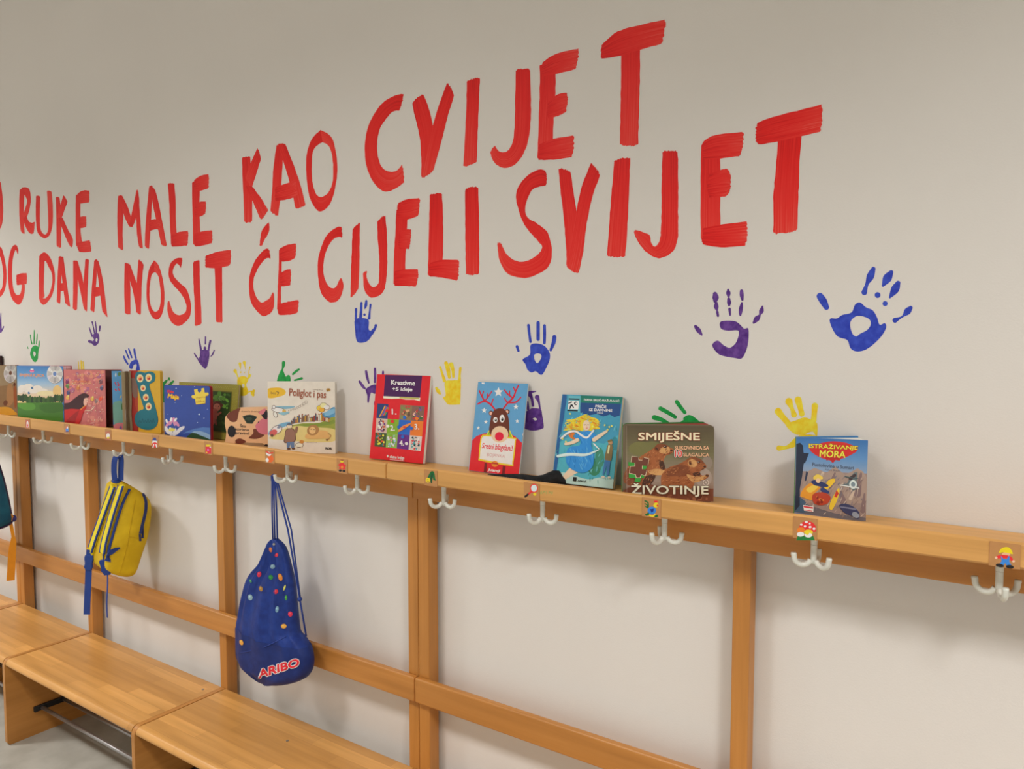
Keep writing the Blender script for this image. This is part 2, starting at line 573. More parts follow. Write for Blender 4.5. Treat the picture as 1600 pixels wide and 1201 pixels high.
    def scatter(s, rnd, box, n, cols, r0, r1):
        for _ in range(n):
            s.ell(rnd.uniform(box[0], box[2]), rnd.uniform(box[1], box[3]), rnd.uniform(r0, r1), rnd.uniform(r0, r1), rnd.choice(cols), rnd.uniform(0, 180), 9)
        return s


# ------------------------------------------------------------------ fitted dimensions of the place
XM, BI, XL = -1.4446, 0.9444, -3.9882
MODL = XM - XL                          # one rack module
Y_SHELF, Y_APRON, Y_POST, Y_PBACK = -0.1864, -0.077, -0.0565, -0.012
Z_ST, Z_SB, Z_SBACK = 1.2883, 1.2429, 1.2658
Z_AP = 1.171
Z_RT, Z_RB = 0.641, 0.5672
PW = 0.0403
Z_SEAT, Y_BF, Y_BB = 0.3523, -0.397, -0.0575
HS = 0.3175
HX0 = -1.2891


LIP = 0.015


def shelf_z(y): return Z_SBACK


# ------------------------------------------------------------------ room shell
X0, X1, YF = -10.0, 6.0, -4.0
T = 0.12
struct(MB().box((X0 - T, 0, 0), (X1 + T, T, CEIL), WALLM).build('wall_back'))
struct(MB().box((X0 - T, YF - T, 0), (X1 + T, YF, CEIL), WALLM).build('wall_front'))
struct(MB().box((X0 - T, YF, 0), (X0, 0, CEIL), WALLM).build('wall_left'))
struct(MB().box((X1, YF, 0), (X1 + T, 0, CEIL), WALLM).build('wall_right'))
struct(MB().box((X0 - T, YF - T, -0.1), (X1 + T, T, 0), FLOORM).build('floor'))
struct(MB().box((X0 - T, YF - T, CEIL), (X1 + T, T, CEIL + 0.1), CEILM).build('ceiling'))
DIFF = bpy.data.materials.new('lamp_diffuser'); DIFF.use_nodes = True
DIFF.node_tree.nodes['Principled BSDF'].inputs['Base Color'].default_value = (.9, .9, .88, 1)
DIFF.node_tree.nodes['Principled BSDF'].inputs['Emission Color'].default_value = (1, .93, .84, 1)
DIFF.node_tree.nodes['Principled BSDF'].inputs['Emission Strength'].default_value = 2.0
names_l = ['at the far left end of the corridor', 'above the far benches', 'above the middle of the coat rack', 'above the near end of the shelf', 'at the right end of the corridor']
for (lx, ly), nm in zip(LAMPS, names_l):
    r = tag(empty('ceiling_light', (lx, ly, CEIL)), 'square white ceiling light panel ' + nm, 'lamp', 'ceiling light panels')
    MB().box((lx - .29, ly - .29, CEIL - .008), (lx + .29, ly + .29, CEIL - .002), DIFF).build('diffuser', r)
    fm = MB()
    for a, b_ in (((lx - .31, ly - .31), (lx + .31, ly - .29)), ((lx - .31, ly + .29), (lx + .31, ly + .31)),
                  ((lx - .31, ly - .29), (lx - .29, ly + .29)), ((lx + .29, ly - .29), (lx + .31, ly + .29))):
        fm.box((*a, CEIL - .012), (*b_, CEIL - .0005), PLASTIC)
    fm.build('frame', r)

# ------------------------------------------------------------------ coat racks
def arc(cx, cz, r, a0, a1, n=5):
    return [(cx + r * math.cos(math.radians(a0 + (a1 - a0) * i / n)), cz + r * math.sin(math.radians(a0 + (a1 - a0) * i / n))) for i in range(n + 1)]


def lip_profile():
    r, q = .006, .004
    p = [(Y_SHELF + LIP, Z_SB), (Y_SHELF + .004, Z_SB), (Y_SHELF, Z_SB + .004)]
    p += list(reversed(arc(Y_SHELF + r, Z_ST - r, r, 90, 180, 5)))
    p += list(reversed(arc(Y_SHELF + LIP - q, Z_ST - q, q, 0, 90, 4)))
    return p


def ext_x(mb, prof, x0, x1, m, endr=0.0):
    """extrude a (y, z) profile along x with slightly rounded ends"""
    cy = sum(p[0] for p in prof) / len(prof); cz = sum(p[1] for p in prof) / len(prof)
    def ring(x, k):
        if not k: return [Vector((x, a, b_)) for a, b_ in prof]
        hy = max(p[0] for p in prof) - min(p[0] for p in prof); hz = max(p[1] for p in prof) - min(p[1] for p in prof)
        return [Vector((x, cy + (a - cy) * (1 - 2 * k / hy), cz + (b_ - cz) * (1 - 2 * k / hz))) for a, b_ in prof]
    r = [ring(x0, endr), ring(x0 + endr * .35, endr * .3), ring(x0 + endr, 0), ring(x1 - endr, 0), ring(x1 - endr * .35, endr * .3), ring(x1, endr)] if endr else [ring(x0, 0), ring(x1, 0)]
    n = len(prof); v = [p for q in r for p in q]; f = []
    for i in range(len(r) - 1):
        for k in range(n): f.append((i * n + k, i * n + (k + 1) % n, (i + 1) * n + (k + 1) % n, (i + 1) * n + k))
    for q, rev in ((0, True), (len(r) - 1, False)):
        for t in tessellate_polygon([r[q]]):
            f.append(tuple(q * n + i for i in (reversed(t) if rev else t)))
    mb.add(v, f, m)
    return mb


def make_rack(x0, posts, tiles, label, ends=()):
    root = tag(empty('coat_rack', (x0, Y_POST, 0)), label, 'coat rack', 'wooden coat rack modules along the wall')
    x1 = x0 + MODL
    g = 0.0015
    MB().box((x0 + g, Y_SHELF + LIP, Z_SB), (x1 - g, -.004, Z_SBACK), WOODX).build('shelf', root)
    fixnormals(ext_x(MB(), lip_profile(), x0 + g, x1 - g, WOODX, .005).build('front_lip', root))
    MB().box((x0 + g, Y_APRON, Z_AP), (x1 - g, Y_POST, Z_SB), WOODR).build('apron_board', root, bevel=.003)
    MB().box((x0 + g, Y_APRON, Z_RB), (x1 - g, Y_POST, Z_RT), WOODR).build('back_rail', root, bevel=.005, seg=3)
    for px in posts:
        MB().box((px - PW / 2 + .0006, Y_POST, 0), (px + PW / 2 - .0006, Y_PBACK, Z_SB), WOODZ).build('post', root, bevel=.003)
    return root


def make_hook(root, x, ang):
    """triple coat hook hanging from the underside of the shelf"""
    y = Y_SHELF + .048; z0 = Z_SB
    h = MB()
    h.tube([(x, y, z0), (x, y, z0 - .003), (x, y, z0 - .004)], [.021, .021, .017], PLASTIC, 20)
    h.tube([(x, y, z0 - .004), (x, y, z0 - .020)], [.0068, .0066], PLASTIC, 14)
    h.tube([(x, y, z0 - .0205), (x, y, z0 - .046), (x, y, z0 - .056), (x, y, z0 - .060)], [.0064, .0062, .0066, .003], PLASTIC, 14)
    ho = h.build('hook', root, smooth=True, origin=(x, y, z0))
    ho.modifiers.new('edges', 'EDGE_SPLIT').split_angle = math.radians(45)
    for k in range(3):
        a = math.radians(ang + 120 * k); d = Vector((math.cos(a), math.sin(a), 0))
        path = []
        for t in range(0, 11):
            th = math.radians(200 + 16.5 * t)
            path.append(Vector((x, y, z0 - .0455)) + d * (.0215 + .0165 * math.cos(th)) + Vector((0, 0, .0165 * math.sin(th))))
        path += [path[-1] + Vector((0, 0, .003)) + d * .0008, path[-1] + Vector((0, 0, .0065)) + d * .001]
        rr = [.0055] * 11 + [.0058, .0052]
        MB().tube(path, rr, PLASTIC, 10).build('prong', ho, smooth=True)
    return ho


RACK = {}
RACK['near'] = make_rack(XM, [XM + PW / 2, XM + BI, XM + 2 * BI, XM + MODL - PW / 2], None,
                         'pale beech coat rack at the right, its shelf starting under the red puzzle book')
RACK['mid'] = make_rack(XL, [XL + PW / 2, XM - 2 * BI, XM - BI, XM - PW / 2], None,
                        'long beech coat rack in the middle holding the yellow backpack and blue drawstring bag')
RACK['far'] = make_rack(XL - MODL, [XL - MODL + PW / 2, XL - BI * 1.69, XL - BI, XL - PW / 2], None,
                        'beech coat rack at the left edge of the photo with the teal backpack')

tile_specs = []     # (x, key, rack, tile label)
near_t = ['caterpillar', 'racket', 'rooster', 'mushroom', 'child']
near_a = [172, 178, 176, 182, 163]
# measured hook orientation: angle of one prong
ANG = {'caterpillar': 118, 'racket': 122, 'rooster': 128, 'mushroom': 88, 'child': 165}
U_TILE = [673.5, 831, 1018, 1258, 1570]
U_HOOK = [693.5, 848, 1038.5, 1272, 1562]
Zm = (Z_ST + Z_SB) / 2
for k, u, uh in zip(near_t, U_TILE, U_HOOK):
    tile_specs.append((x_at(u, Y_SHELF, Zm), k, 'near'))
    make_hook(RACK['near'], x_at(uh, Y_SHELF + .048, Z_SB - .02), ANG[k])
mid_t = ['bell', 'jug', 'lamb', 'clown', 'present', 'fruit', 'girl']
U_TILE2 = [43.5, 104.5, 169.5, 243, 326, 422, 535]
U_HOOK2 = [68, 128, 193, 262, 353, 449, 555]     # refined below by spacing
U_HOOK2 = [13, 67.5, 127.5, 193, 267, 352.5, 449, 558]
for k, u in zip(mid_t, U_TILE2):
    tile_specs.append((x_at(u, Y_SHELF, Zm), k, 'mid'))
for uh, an in zip(U_HOOK2, [136, 150, 135, 150, 164, 138, 124, 132]):
    make_hook(RACK['mid'], x_at(uh, Y_SHELF + .048, Z_SB - .02), an)
for i in range(3):
    make_hook(RACK['near'], HX0 + .03 + HS * (5 + i), 90 + 25 * i)
for i in range(3):
    make_hook(RACK['far'], XL - .2 - HS * i, 70 + 25 * i)

TILE = mat((166, 120, 74), 0.25, name='clear_tile_on_wood')
TK = {'caterpillar': Crop(640, 690, 13.333), 'racket': K4, 'rooster': Crop(820, 740, 5.333), 'mushroom': K6,
      'child': Crop(1480, 830, 9.242), 'bell': KS, 'jug': KS, 'lamb': KB, 'clown': K2, 'present': K2, 'fruit': K3, 'girl': K3}
tile_label = {'caterpillar': 'tile with green caterpillar and yellow face', 'racket': 'tile with red tennis racket and ball',
              'rooster': 'tile with blue rooster', 'mushroom': 'tile with red toadstool', 'child': 'tile with child in blue dungarees',
              'bell': 'tile with small red and white picture', 'jug': 'tile with blue jug', 'lamb': 'tile with pale picture', 'clown': 'tile with figure in a blue hat',
              'present': 'tile with red box', 'fruit': 'tile with orange fruit', 'girl': 'tile with girl in red'}
for x, k, rk in tile_specs:
    mb = MB()
    tw, th_ = .0445, .043
    mb.box((x - tw / 2, Y_SHELF - .0012, Zm - th_ / 2 - .0012), (x + tw / 2, Y_SHELF - .0001, Zm + th_ / 2 - .002), TILE)
    A = Art(mb, Vector((0, Y_SHELF - .0012, 0)), Vector((0, -1, 0)), step=3e-5, crop=TK[k])
    R_, G_, Y_, B_, W_, K_ = (205, 40, 45), (15, 95, 45), (235, 190, 40), (50, 120, 200), (230, 228, 220), (25, 22, 25)
    if k == 'caterpillar':
        A.chain([(400, 735, 22), (440, 670, 28), (475, 640, 30), (500, 700, 26), (510, 770, 24), (535, 795, 16)], G_)
        A.chain([(455, 850, 14), (450, 760, 24), (475, 680, 20)], (10, 70, 40)); A.ell(382, 798, 48, 50, Y_)
        A.ell(368, 785, 5, 8, K_, n=8); A.ell(395, 790, 5, 8, K_, n=8); A.chain([(360, 812, 3), (380, 825, 3), (402, 815, 3)], (150, 70, 30))
    elif k == 'racket':
        A.ring(768, 1100, 36, 40, 9, R_); A.ell(768, 1100, 27, 31, (190, 205, 225))
        A.chain([(745, 1130, 8), (720, 1150, 8)], R_); A.chain([(712, 1156, 9), (690, 1174, 9)], K_); A.ell(775, 1152, 14, 14, Y_)
    elif k == 'rooster':
        for q in ([(1000, 225, 5), (1025, 240, 6), (1030, 275, 5)], [(1000, 248, 4), (1018, 260, 5), (1025, 285, 5)], [(1002, 268, 4), (1018, 282, 4)]): A.chain(q, G_)
        A.poly([(1070, 265), (1085, 240), (1110, 245), (1112, 275), (1085, 280)], Y_, 3); A.ell(1092, 231, 18, 8, R_); A.ell(1106, 265, 7, 10, R_)
        A.ell(1058, 306, 36, 32, B_); A.poly([(1042, 295), (1075, 290), (1072, 310), (1058, 325)], (20, 35, 120))
        A.poly([(1000, 340), (1030, 320), (1045, 345), (1010, 350)], G_); A.poly([(1080, 350), (1110, 340), (1108, 362), (1085, 362)], G_); A.chain([(1040, 345, 7), (1070, 352, 7), (1085, 335, 5)], Y_)
    elif k == 'mushroom':
        A.poly([(240, 690), (250, 665), (340, 665), (350, 690)], (30, 110, 50))
        A.poly([(258, 615), (270, 590), (300, 577), (335, 585), (355, 610), (353, 640), (310, 632), (265, 625)], R_, 3)
        for q in ((300, 583, 10, 6), (270, 598, 8, 6), (292, 608, 8, 6), (322, 612, 9, 7), (345, 622, 9, 7), (320, 592, 6, 5)): A.ell(*q, W_, n=10)
        A.ell(268, 630, 24, 17, (235, 115, 35)); A.ell(312, 642, 26, 16, Y_); A.ell(266, 655, 22, 14, W_); A.ell(312, 660, 22, 14, W_); A.ell(305, 645, 12, 14, Y_)
    elif k == 'child':
        A.ell(850, 330, 60, 30, (215, 165, 130)); A.poly([(750, 290), (790, 240), (860, 225), (910, 245), (950, 325), (890, 315), (800, 300), (760, 315)], (235, 190, 20), 3)
        A.chain([(720, 372, 18), (770, 365, 24), (830, 365, 24), (900, 375, 22), (945, 420, 16)], R_); A.ell(706, 380, 20, 18, (225, 175, 150)); A.ell(958, 430, 20, 18, (225, 175, 150))
        A.poly([(775, 350), (815, 400), (860, 400), (885, 350), (905, 370), (895, 430), (925, 485), (860, 495), (838, 455), (815, 490), (745, 480), (785, 430)], B_)
        A.ell(760, 492, 60, 26, K_, 10); A.ell(905, 510, 58, 26, K_, 8)
    elif k == 'bell':
        A.rect(405, 1015, 455, 1135, (175, 70, 60)); A.rect(415, 1062, 447, 1125, W_); A.poly([(412, 1055), (430, 1020), (450, 1055)], W_); A.rect(422, 1075, 440, 1115, R_)
    elif k == 'jug':
        A.ell(1050, 1160, 22, 35, (70, 130, 205)); A.poly([(1030, 1140), (1040, 1095), (1055, 1100), (1060, 1150)], R_); A.ell(1052, 1130, 12, 20, W_); A.chain([(1030, 1190, 6), (1070, 1188, 6)], (20, 50, 140))
    elif k == 'lamb':
        A.rect(838, 910, 898, 1020, (170, 100, 80)); A.ell(870, 965, 22, 34, W_); A.ell(872, 990, 18, 12, Y_); A.ell(868, 945, 10, 12, (220, 190, 180))
    elif k == 'clown':
        A.ell(543, 832, 22, 22, W_); A.rect(530, 792, 556, 812, (40, 60, 130)); A.chain([(520, 813, 5), (566, 815, 5)], (40, 60, 130)); A.ell(545, 858, 25, 24, R_); A.ell(545, 845, 8, 10, R_)
        A.chain([(528, 880, 5), (535, 855, 5)], W_); A.chain([(562, 880, 5), (556, 855, 5)], W_)
    elif k == 'present':
        A.rect(1014, 872, 1066, 940, (200, 35, 60)); A.rect(1020, 856, 1062, 874, Y_); A.ell(1038, 905, 10, 12, (225, 110, 170)); A.ell(1058, 880, 6, 6, W_); A.ell(1025, 928, 6, 6, Y_)
    elif k == 'fruit':
        A.ell(128, 895, 28, 32, (225, 95, 35)); A.ell(112, 850, 24, 18, W_, 30); A.chain([(92, 830, 6), (120, 845, 7), (150, 838, 5)], (200, 60, 40)); A.ell(100, 905, 14, 18, W_)
    elif k == 'girl':
        A.ell(767, 915, 16, 16, Y_); A.chain([(760, 905, 7), (775, 908, 7)], (150, 90, 40)); A.chain([(745, 950, 10), (768, 945, 16), (795, 958, 9)], R_); A.poly([(752, 945), (785, 948), (800, 990), (740, 985)], R_)
        A.ell(768, 970, 12, 14, (230, 120, 50)); A.ell(752, 1000, 14, 10, K_); A.ell(785, 1003, 14, 10, K_)
    o = mb.build('picture_tile', RACK[rk])
    o['label'] = tile_label[k]
# faint green pen marks beside two tiles
mb = MB(); A = Art(mb, Vector((0, Y_SHELF - .0001, 0)), Vector((0, -1, 0)), crop=K4)
for q in ([(825, 1150), (832, 1125), (840, 1148)], [(848, 1150), (850, 1128), (862, 1130), (850, 1140)], [(875, 1128), (875, 1150)],
          [(900, 1150), (902, 1128), (910, 1142), (918, 1130), (922, 1150)], [(930, 1150), (932, 1130)]):
    A.chain([(x, y, 3.0) for x, y in q], (150, 150, 85))
mb.build('pen_mark', RACK['near'])['label'] = 'faint green pen scribble'
mb = MB(); A = Art(mb, Vector((0, Y_SHELF - .0001, 0)), Vector((0, -1, 0)), crop=Crop(640, 690, 13.333))
for q in ([(205, 690), (215, 650), (228, 685)], [(245, 655), (243, 690)], [(262, 690), (275, 655), (285, 680)]):
    A.chain([(x, y, 5) for x, y in q], (185, 150, 95))
mb.build('pen_mark', RACK['near'])

# ------------------------------------------------------------------ benches
def seat_profile(z1, yf, yb, t, r):
    p = [(yb, z1), (yb, z1 - t), (yf + .010, z1 - t)]
    p += list(reversed(arc(yf + .010, z1 - t + .010, .010, 180, 270, 4)))
    p += list(reversed(arc(yf + r, z1 - r, r, 90, 180, 7)))
    return p


_q0 = on_plane((64, 1104), Vector((XM - 2 * BI + .01, 0, 0)), Vector((1, 0, 0)))
_q1 = on_plane((98, 1090), Vector((XM - 2 * BI + .01, 0, 0)), Vector((1, 0, 0)))
print('RODS', _q0, _q1)
RODS = ((_q0.y, (_q0.z + _q1.z) / 2), (_q1.y, (_q0.z + _q1.z) / 2))


def make_bench(x0, stops, label, screws=()):
    root = tag(empty('bench', (x0, (Y_BF + Y_BB) / 2, 0)), label, 'bench', 'low wooden benches under the coat racks')
    x1 = stops[-1]
    pt = 0.019
    edges = []
    for i, sx_ in enumerate(stops):
        a = sx_ if i == 0 else (sx_ - pt if i == len(stops) - 1 else sx_ - pt / 2)
        edges.append((a, a + pt))
        r = .030
        pr = [(Y_BB, 0.0), (Y_BB, Z_SEAT + .0012)] + arc(Y_BF - .003 + r, Z_SEAT + .0012 - r, r, 90, 180, 8) + [(Y_BF - .003, 0.012), (Y_BF + .006, 0.0)]
        m = MB().prism([(a, q[0], q[1]) for q in pr], Vector((pt, 0, 0)), PANELW)
        fixnormals(m.build('side_panel', root, bevel=.002))
    for (a0, a1), (b0, b1) in zip(edges[:-1], edges[1:]):
        fixnormals(ext_x(MB(), seat_profile(Z_SEAT, Y_BF, Y_BB, .028, .020), a1 + .0028, b0 - .0028, SEATW).build('seat', root, origin=(a1, -.23, Z_SEAT)))
        for ry, rz in RODS:
            MB().tube([(a1, ry, rz), (b0, ry, rz)], .0075, STEEL, 10).build('shoe_rod', root, smooth=True)
        for bx0, bx1 in ((a1, a1 + .012), (b0 - .012, b0)):
            MB().box((bx0, RODS[0][0] - .03, RODS[0][1] - .012), (bx1, RODS[1][0] + .03, RODS[0][1] + .012), BLACKP).build('rod_bracket', root, bevel=.004)
    for sx_, sy in screws:
        q = MB()
        q.tube([(sx_, sy, Z_SEAT - .004), (sx_, sy, Z_SEAT + .0015), (sx_, sy, Z_SEAT + .0022)], [.0045, .0045, .003], STEEL, 12)
        q.build('screw', root)
    return root


P_ = on_plane((449, 1157), Vector((0, 0, Z_SEAT)), Vector((0, 0, 1)))
P2_ = on_plane((317, 1077), Vector((0, 0, Z_SEAT)), Vector((0, 0, 1)))
make_bench(XL, [XL, XM - 2 * BI, XM - BI, XM], 'low beech bench in the middle with two full seats and a steel shoe rail below', [(P_.x, P_.y), (P2_.x, P2_.y)])
make_bench(XL - MODL, [XL - MODL, XL - BI * 1.69, XL - BI, XL], 'low beech bench cut off by the left edge of the photo below the teal backpack')
make_bench(XM, [XM, XM + BI, XM + 2 * BI, XM + MODL], 'low beech bench below the right rack, beyond the bottom edge of the photo')

# ------------------------------------------------------------------ painted lettering
rnd = random.Random(7)


def stroke(mb, pairs, off, crop, n=6):
    q = catmull(pairs, n)
    m = len(q); C = 16
    pts = []
    plane = Vector((0, -off, 0)); nn = Vector((0, -1, 0))
    Lw = [on_plane(crop(a, b_), plane, nn) for a, b_, _, _ in q]
    Rw = [on_plane(crop(c, d), plane, nn) for _, _, c, d in q]
    mid = [(a + b_) / 2 for a, b_ in zip(Lw, Rw)]
    acc = [0]
    for i in range(1, m): acc.append(acc[-1] + (mid[i] - mid[i - 1]).length)
    tot = acc[-1] or 1
    u0 = rnd.randint(0, 90) * 3; v0 = rnd.random() * 40
    V, UV, F = [], [], []
    closed = (mid[0] - mid[-1]).length < 1e-4
    for i in range(m):
        for k in range(C + 1):
            t = k / C
            p = Lw[i].lerp(Rw[i], t)
            if i in (0, m - 1) and not closed:
                d = (mid[0] - mid[1]).normalized() if i == 0 else (mid[-1] - mid[-2]).normalized()
                p = p + d * (rnd.uniform(-.002, .002) - .004 * (abs(t - .5) * 2) ** 4)
            elif k in (0, C): p = p + Vector((rnd.uniform(-.0007, .0007), 0, rnd.uniform(-.0007, .0007)))
            V.append(p); UV.append((u0 + 0.02 + 0.94 * acc[i] / tot, v0 + t))
    for i in range(m - 1):
        for k in range(C):
            a = i * (C + 1) + k
            f = (a, a + 1, a + C + 2, a + C + 1)
            if (V[f[1]] - V[f[0]]).cross(V[f[3]] - V[f[0]]).y > 0: f = tuple(reversed(f))
            F.append(f)
    mb.add(V, F, RED, UV)


def word(txt, crop_letters, label):
    """crop_letters: list of (letter, crop, [strokes])"""
    first = crop_letters[0][2][0][0]
    c = crop_letters[0][1]
    base = on_plane(c(first[0], first[1]), Vector((0, 0, 0)), Vector((0, -1, 0)))
    root = tag(empty('painted_word', base), label, 'painted word', 'red words painted on the wall')
    for ch, cr, strokes in crop_letters:
        mb = MB()
        for i, s_ in enumerate(strokes):
            stroke(mb, s_, .0004 + .00006 * i, cr)
        mb.build('letter', root, origin=None)
    return root


A_ = KA
word('U', [('U', A_, [[(-40, 150, 5, 150), (-30, 250, 18, 260), (-30, 350, 22, 360), (-35, 440, 15, 440), (-50, 480, 0, 478)]])],
     'red painted letter cut off at the left edge, upper line')
word('RUKE', [
    ('R', A_, [[(137, 200, 172, 192), (133, 300, 166, 300), (136, 420, 165, 420), (145, 500, 172, 515)],
               [(150, 190, 155, 240), (185, 190, 168, 240), (208, 215, 182, 262), (213, 290, 188, 290), (200, 360, 170, 352), (180, 410, 155, 385)],
               [(160, 400, 182, 385), (172, 450, 200, 425), (195, 495, 222, 435), (215, 512, 240, 428), (235, 508, 241, 432)]]),
    ('U', A_, [[(250, 245, 280, 250), (248, 340, 277, 340), (250, 430, 277, 440), (260, 500, 285, 490), (290, 535, 300, 510), (318, 543, 318, 515), (350, 510, 332, 490), (365, 440, 335, 440), (367, 340, 332, 340), (358, 215, 326, 210)]]),
    ('K', A_, [[(386, 255, 412, 255), (390, 350, 425, 350), (392, 470, 425, 460), (393, 600, 425, 612)],
               [(440, 240, 470, 285), (415, 330, 440, 370), (395, 400, 425, 415)],
               [(405, 400, 435, 400), (430, 470, 470, 480), (470, 570, 505, 545), (495, 608, 503, 600)]]),
    ('E', A_, [[(527, 240, 560, 240), (525, 350, 558, 350), (525, 500, 560, 500), (528, 600, 575, 590)],
               [(535, 238, 540, 305), (570, 212, 570, 300), (622, 212, 620, 295)], [(545, 400, 545, 475), (575, 390, 575, 470), (600, 390, 598, 465)],
               [(530, 575, 545, 635), (580, 565, 580, 640), (625, 555, 635, 635)]])], 'red painted word RUKE on the upper line')
word('MALE', [
    ('M', A_, [[(820, 248, 840, 240), (815, 350, 855, 340), (815, 480, 852, 500), (820, 610, 855, 628)],
               [(822, 262, 846, 242), (850, 350, 885, 320), (880, 430, 905, 380), (905, 470, 920, 420)],
               [(895, 455, 918, 470), (912, 380, 945, 400), (932, 280, 967, 300), (948, 205, 958, 208)],
               [(938, 260, 960, 215), (945, 380, 972, 380), (950, 500, 980, 500), (965, 605, 992, 615)]]),
    ('A', A_, [[(1035, 180, 1060, 175), (1020, 340, 1052, 350), (1010, 460, 1045, 470), (1005, 600, 1035, 620)],
               [(1043, 180, 1075, 200), (1060, 300, 1100, 290), (1085, 420, 1125, 420), (1120, 590, 1160, 600)],
               [(1035, 420, 1035, 495), (1075, 410, 1075, 480), (1115, 425, 1112, 485)]]),
    ('L', A_, [[(1165, 160, 1210, 160), (1175, 300, 1220, 300), (1180, 440, 1222, 440), (1188, 590, 1235, 595)],
               [(1185, 520, 1190, 600), (1240, 500, 1245, 598), (1308, 490, 1305, 592)]]),
    ('E', A_, [[(1333, 150, 1390, 150), (1335, 300, 1385, 300), (1338, 440, 1388, 440), (1340, 590, 1395, 590)],
               [(1345, 140, 1350, 212), (1390, 110, 1395, 212), (1452, 97, 1450, 195)],
               [(1350, 310, 1350, 395), (1390, 290, 1395, 390), (1432, 285, 1428, 370)],
               [(1345, 515, 1350, 598), (1400, 495, 1400, 595), (1474, 487, 1475, 575)]])], 'red painted word MALE on the upper line')
word('OG', [
    ('O', A_, [[(-20, 600, -15, 640), (10, 610, -5, 660), (35, 700, 10, 700), (45, 790, 22, 790), (40, 870, 15, 880), (20, 930, 0, 905), (-10, 958, -15, 925)]]),
    ('G', A_, [[(128, 620, 125, 660), (110, 588, 110, 625), (80, 610, 97, 650), (60, 690, 87, 700), (55, 790, 84, 790), (62, 890, 90, 880), (85, 965, 105, 925), (125, 1003, 125, 938), (152, 980, 140, 928), (170, 920, 148, 900), (172, 860, 152, 860)],
               [(112, 798, 115, 868), (150, 785, 150, 865), (187, 785, 186, 860)]])], 'red painted letters OG at the left edge, lower line')
word('DANA', [
    ('D', A_, [[(272, 660, 310, 660), (270, 800, 306, 800), (270, 900, 305, 900), (272, 975, 310, 950)],
               [(275, 660, 300, 720), (310, 640, 315, 700), (350, 680, 337, 740), (378, 770, 360, 790), (380, 850, 362, 850), (365, 930, 345, 920), (330, 985, 320, 955), (300, 1005, 300, 960), (272, 975, 285, 955)]]),
    ('A', A_, [[(408, 665, 440, 672), (400, 800, 427, 800), (393, 985, 418, 1000)], [(412, 670, 440, 672), (428, 800, 456, 800), (452, 995, 488, 1022)],
               [(415, 855, 415, 912), (452, 850, 455, 905)]]),
    ('N', A_, [[(508, 695, 538, 700), (508, 850, 540, 850), (505, 1035, 535, 1043)], [(512, 700, 537, 695), (542, 840, 577, 840), (583, 1035, 605, 1055)],
               [(593, 685, 618, 690), (580, 850, 610, 850), (575, 1000, 604, 1050)]]),
    ('A', A_, [[(655, 690, 675, 690), (640, 850, 668, 850), (627, 1040, 655, 1060)], [(660, 690, 682, 695), (685, 850, 717, 850), (710, 1050, 747, 1095)],
               [(650, 880, 650, 950), (705, 880, 705, 940)]])], 'red painted word DANA on the lower line')
word('NOSIT', [
    ('N', A_, [[(865, 712, 895, 718), (863, 900, 905, 900), (866, 1065, 905, 1075)], [(875, 712, 902, 722), (900, 830, 935, 815), (925, 920, 962, 900), (948, 1050, 975, 1040)],
               [(962, 685, 998, 720), (950, 850, 985, 850), (945, 1060, 978, 1075)]]),
    ('O', A_, [[(1070, 695, 1072, 778), (1035, 760, 1052, 800), (1018, 880, 1039, 880), (1022, 990, 1040, 980), (1045, 1070, 1057, 1035), (1085, 1108, 1080, 1053), (1125, 1070, 1105, 1030), (1142, 960, 1116, 950), (1130, 830, 1105, 830), (1100, 730, 1090, 790), (1070, 695, 1072, 778)]]),
    ('S', A_, [[(1268, 680, 1258, 752), (1225, 682, 1230, 718), (1185, 715, 1205, 750), (1170, 775, 1200, 785), (1178, 830, 1217, 820), (1210, 875, 1257, 860), (1255, 925, 1297, 900), (1286, 980, 1320, 970), (1295, 1030, 1326, 1035), (1280, 1063, 1310, 1100), (1240, 1076, 1245, 1150), (1205, 1056, 1190, 1125), (1185, 1010, 1163, 1050), (1174, 975, 1162, 985)]]),
    ('I', A_, [[(1340, 705, 1385, 690), (1343, 850, 1388, 850), (1350, 1000, 1395, 1000), (1352, 1155, 1400, 1140)]]),
    ('T', A_, [[(1488, 690, 1542, 680), (1495, 900, 1543, 900), (1500, 1125, 1545, 1130)], [(1425, 665, 1425, 745), (1500, 640, 1500, 750), (1580, 624, 1580, 735), (1604, 624, 1602, 716)]])],
     'red painted word NOSIT on the lower line')
B_ = KBt
word('KAO', [
    ('K', B_, [[(57, 397, 98, 392), (60, 500, 105, 500), (65, 600, 108, 600), (68, 720, 107, 718)], [(135, 347, 152, 402), (105, 415, 132, 465), (72, 500, 105, 550)],
               [(72, 540, 108, 540), (110, 615, 150, 598), (142, 690, 182, 650), (155, 706, 188, 658)]]),
    ('A', B_, [[(228, 335, 262, 335), (212, 450, 257, 450), (205, 570, 247, 590), (197, 665, 235, 690)], [(233, 330, 270, 328), (262, 420, 310, 430), (295, 530, 345, 530), (323, 655, 372, 635)],
               [(220, 545, 220, 615), (280, 525, 280, 605), (325, 505, 330, 590)]]),
    ('O', B_, [[(445, 262, 455, 322), (400, 310, 420, 347), (376, 390, 404, 390), (376, 490, 402, 490), (390, 590, 413, 553), (425, 655, 432, 588), (460, 660, 460, 590), (500, 610, 490, 560), (525, 500, 507, 500), (525, 400, 504, 400), (500, 300, 485, 342), (445, 262, 455, 322)]])],
     'red painted word KAO on the upper line')
C_ = KCt
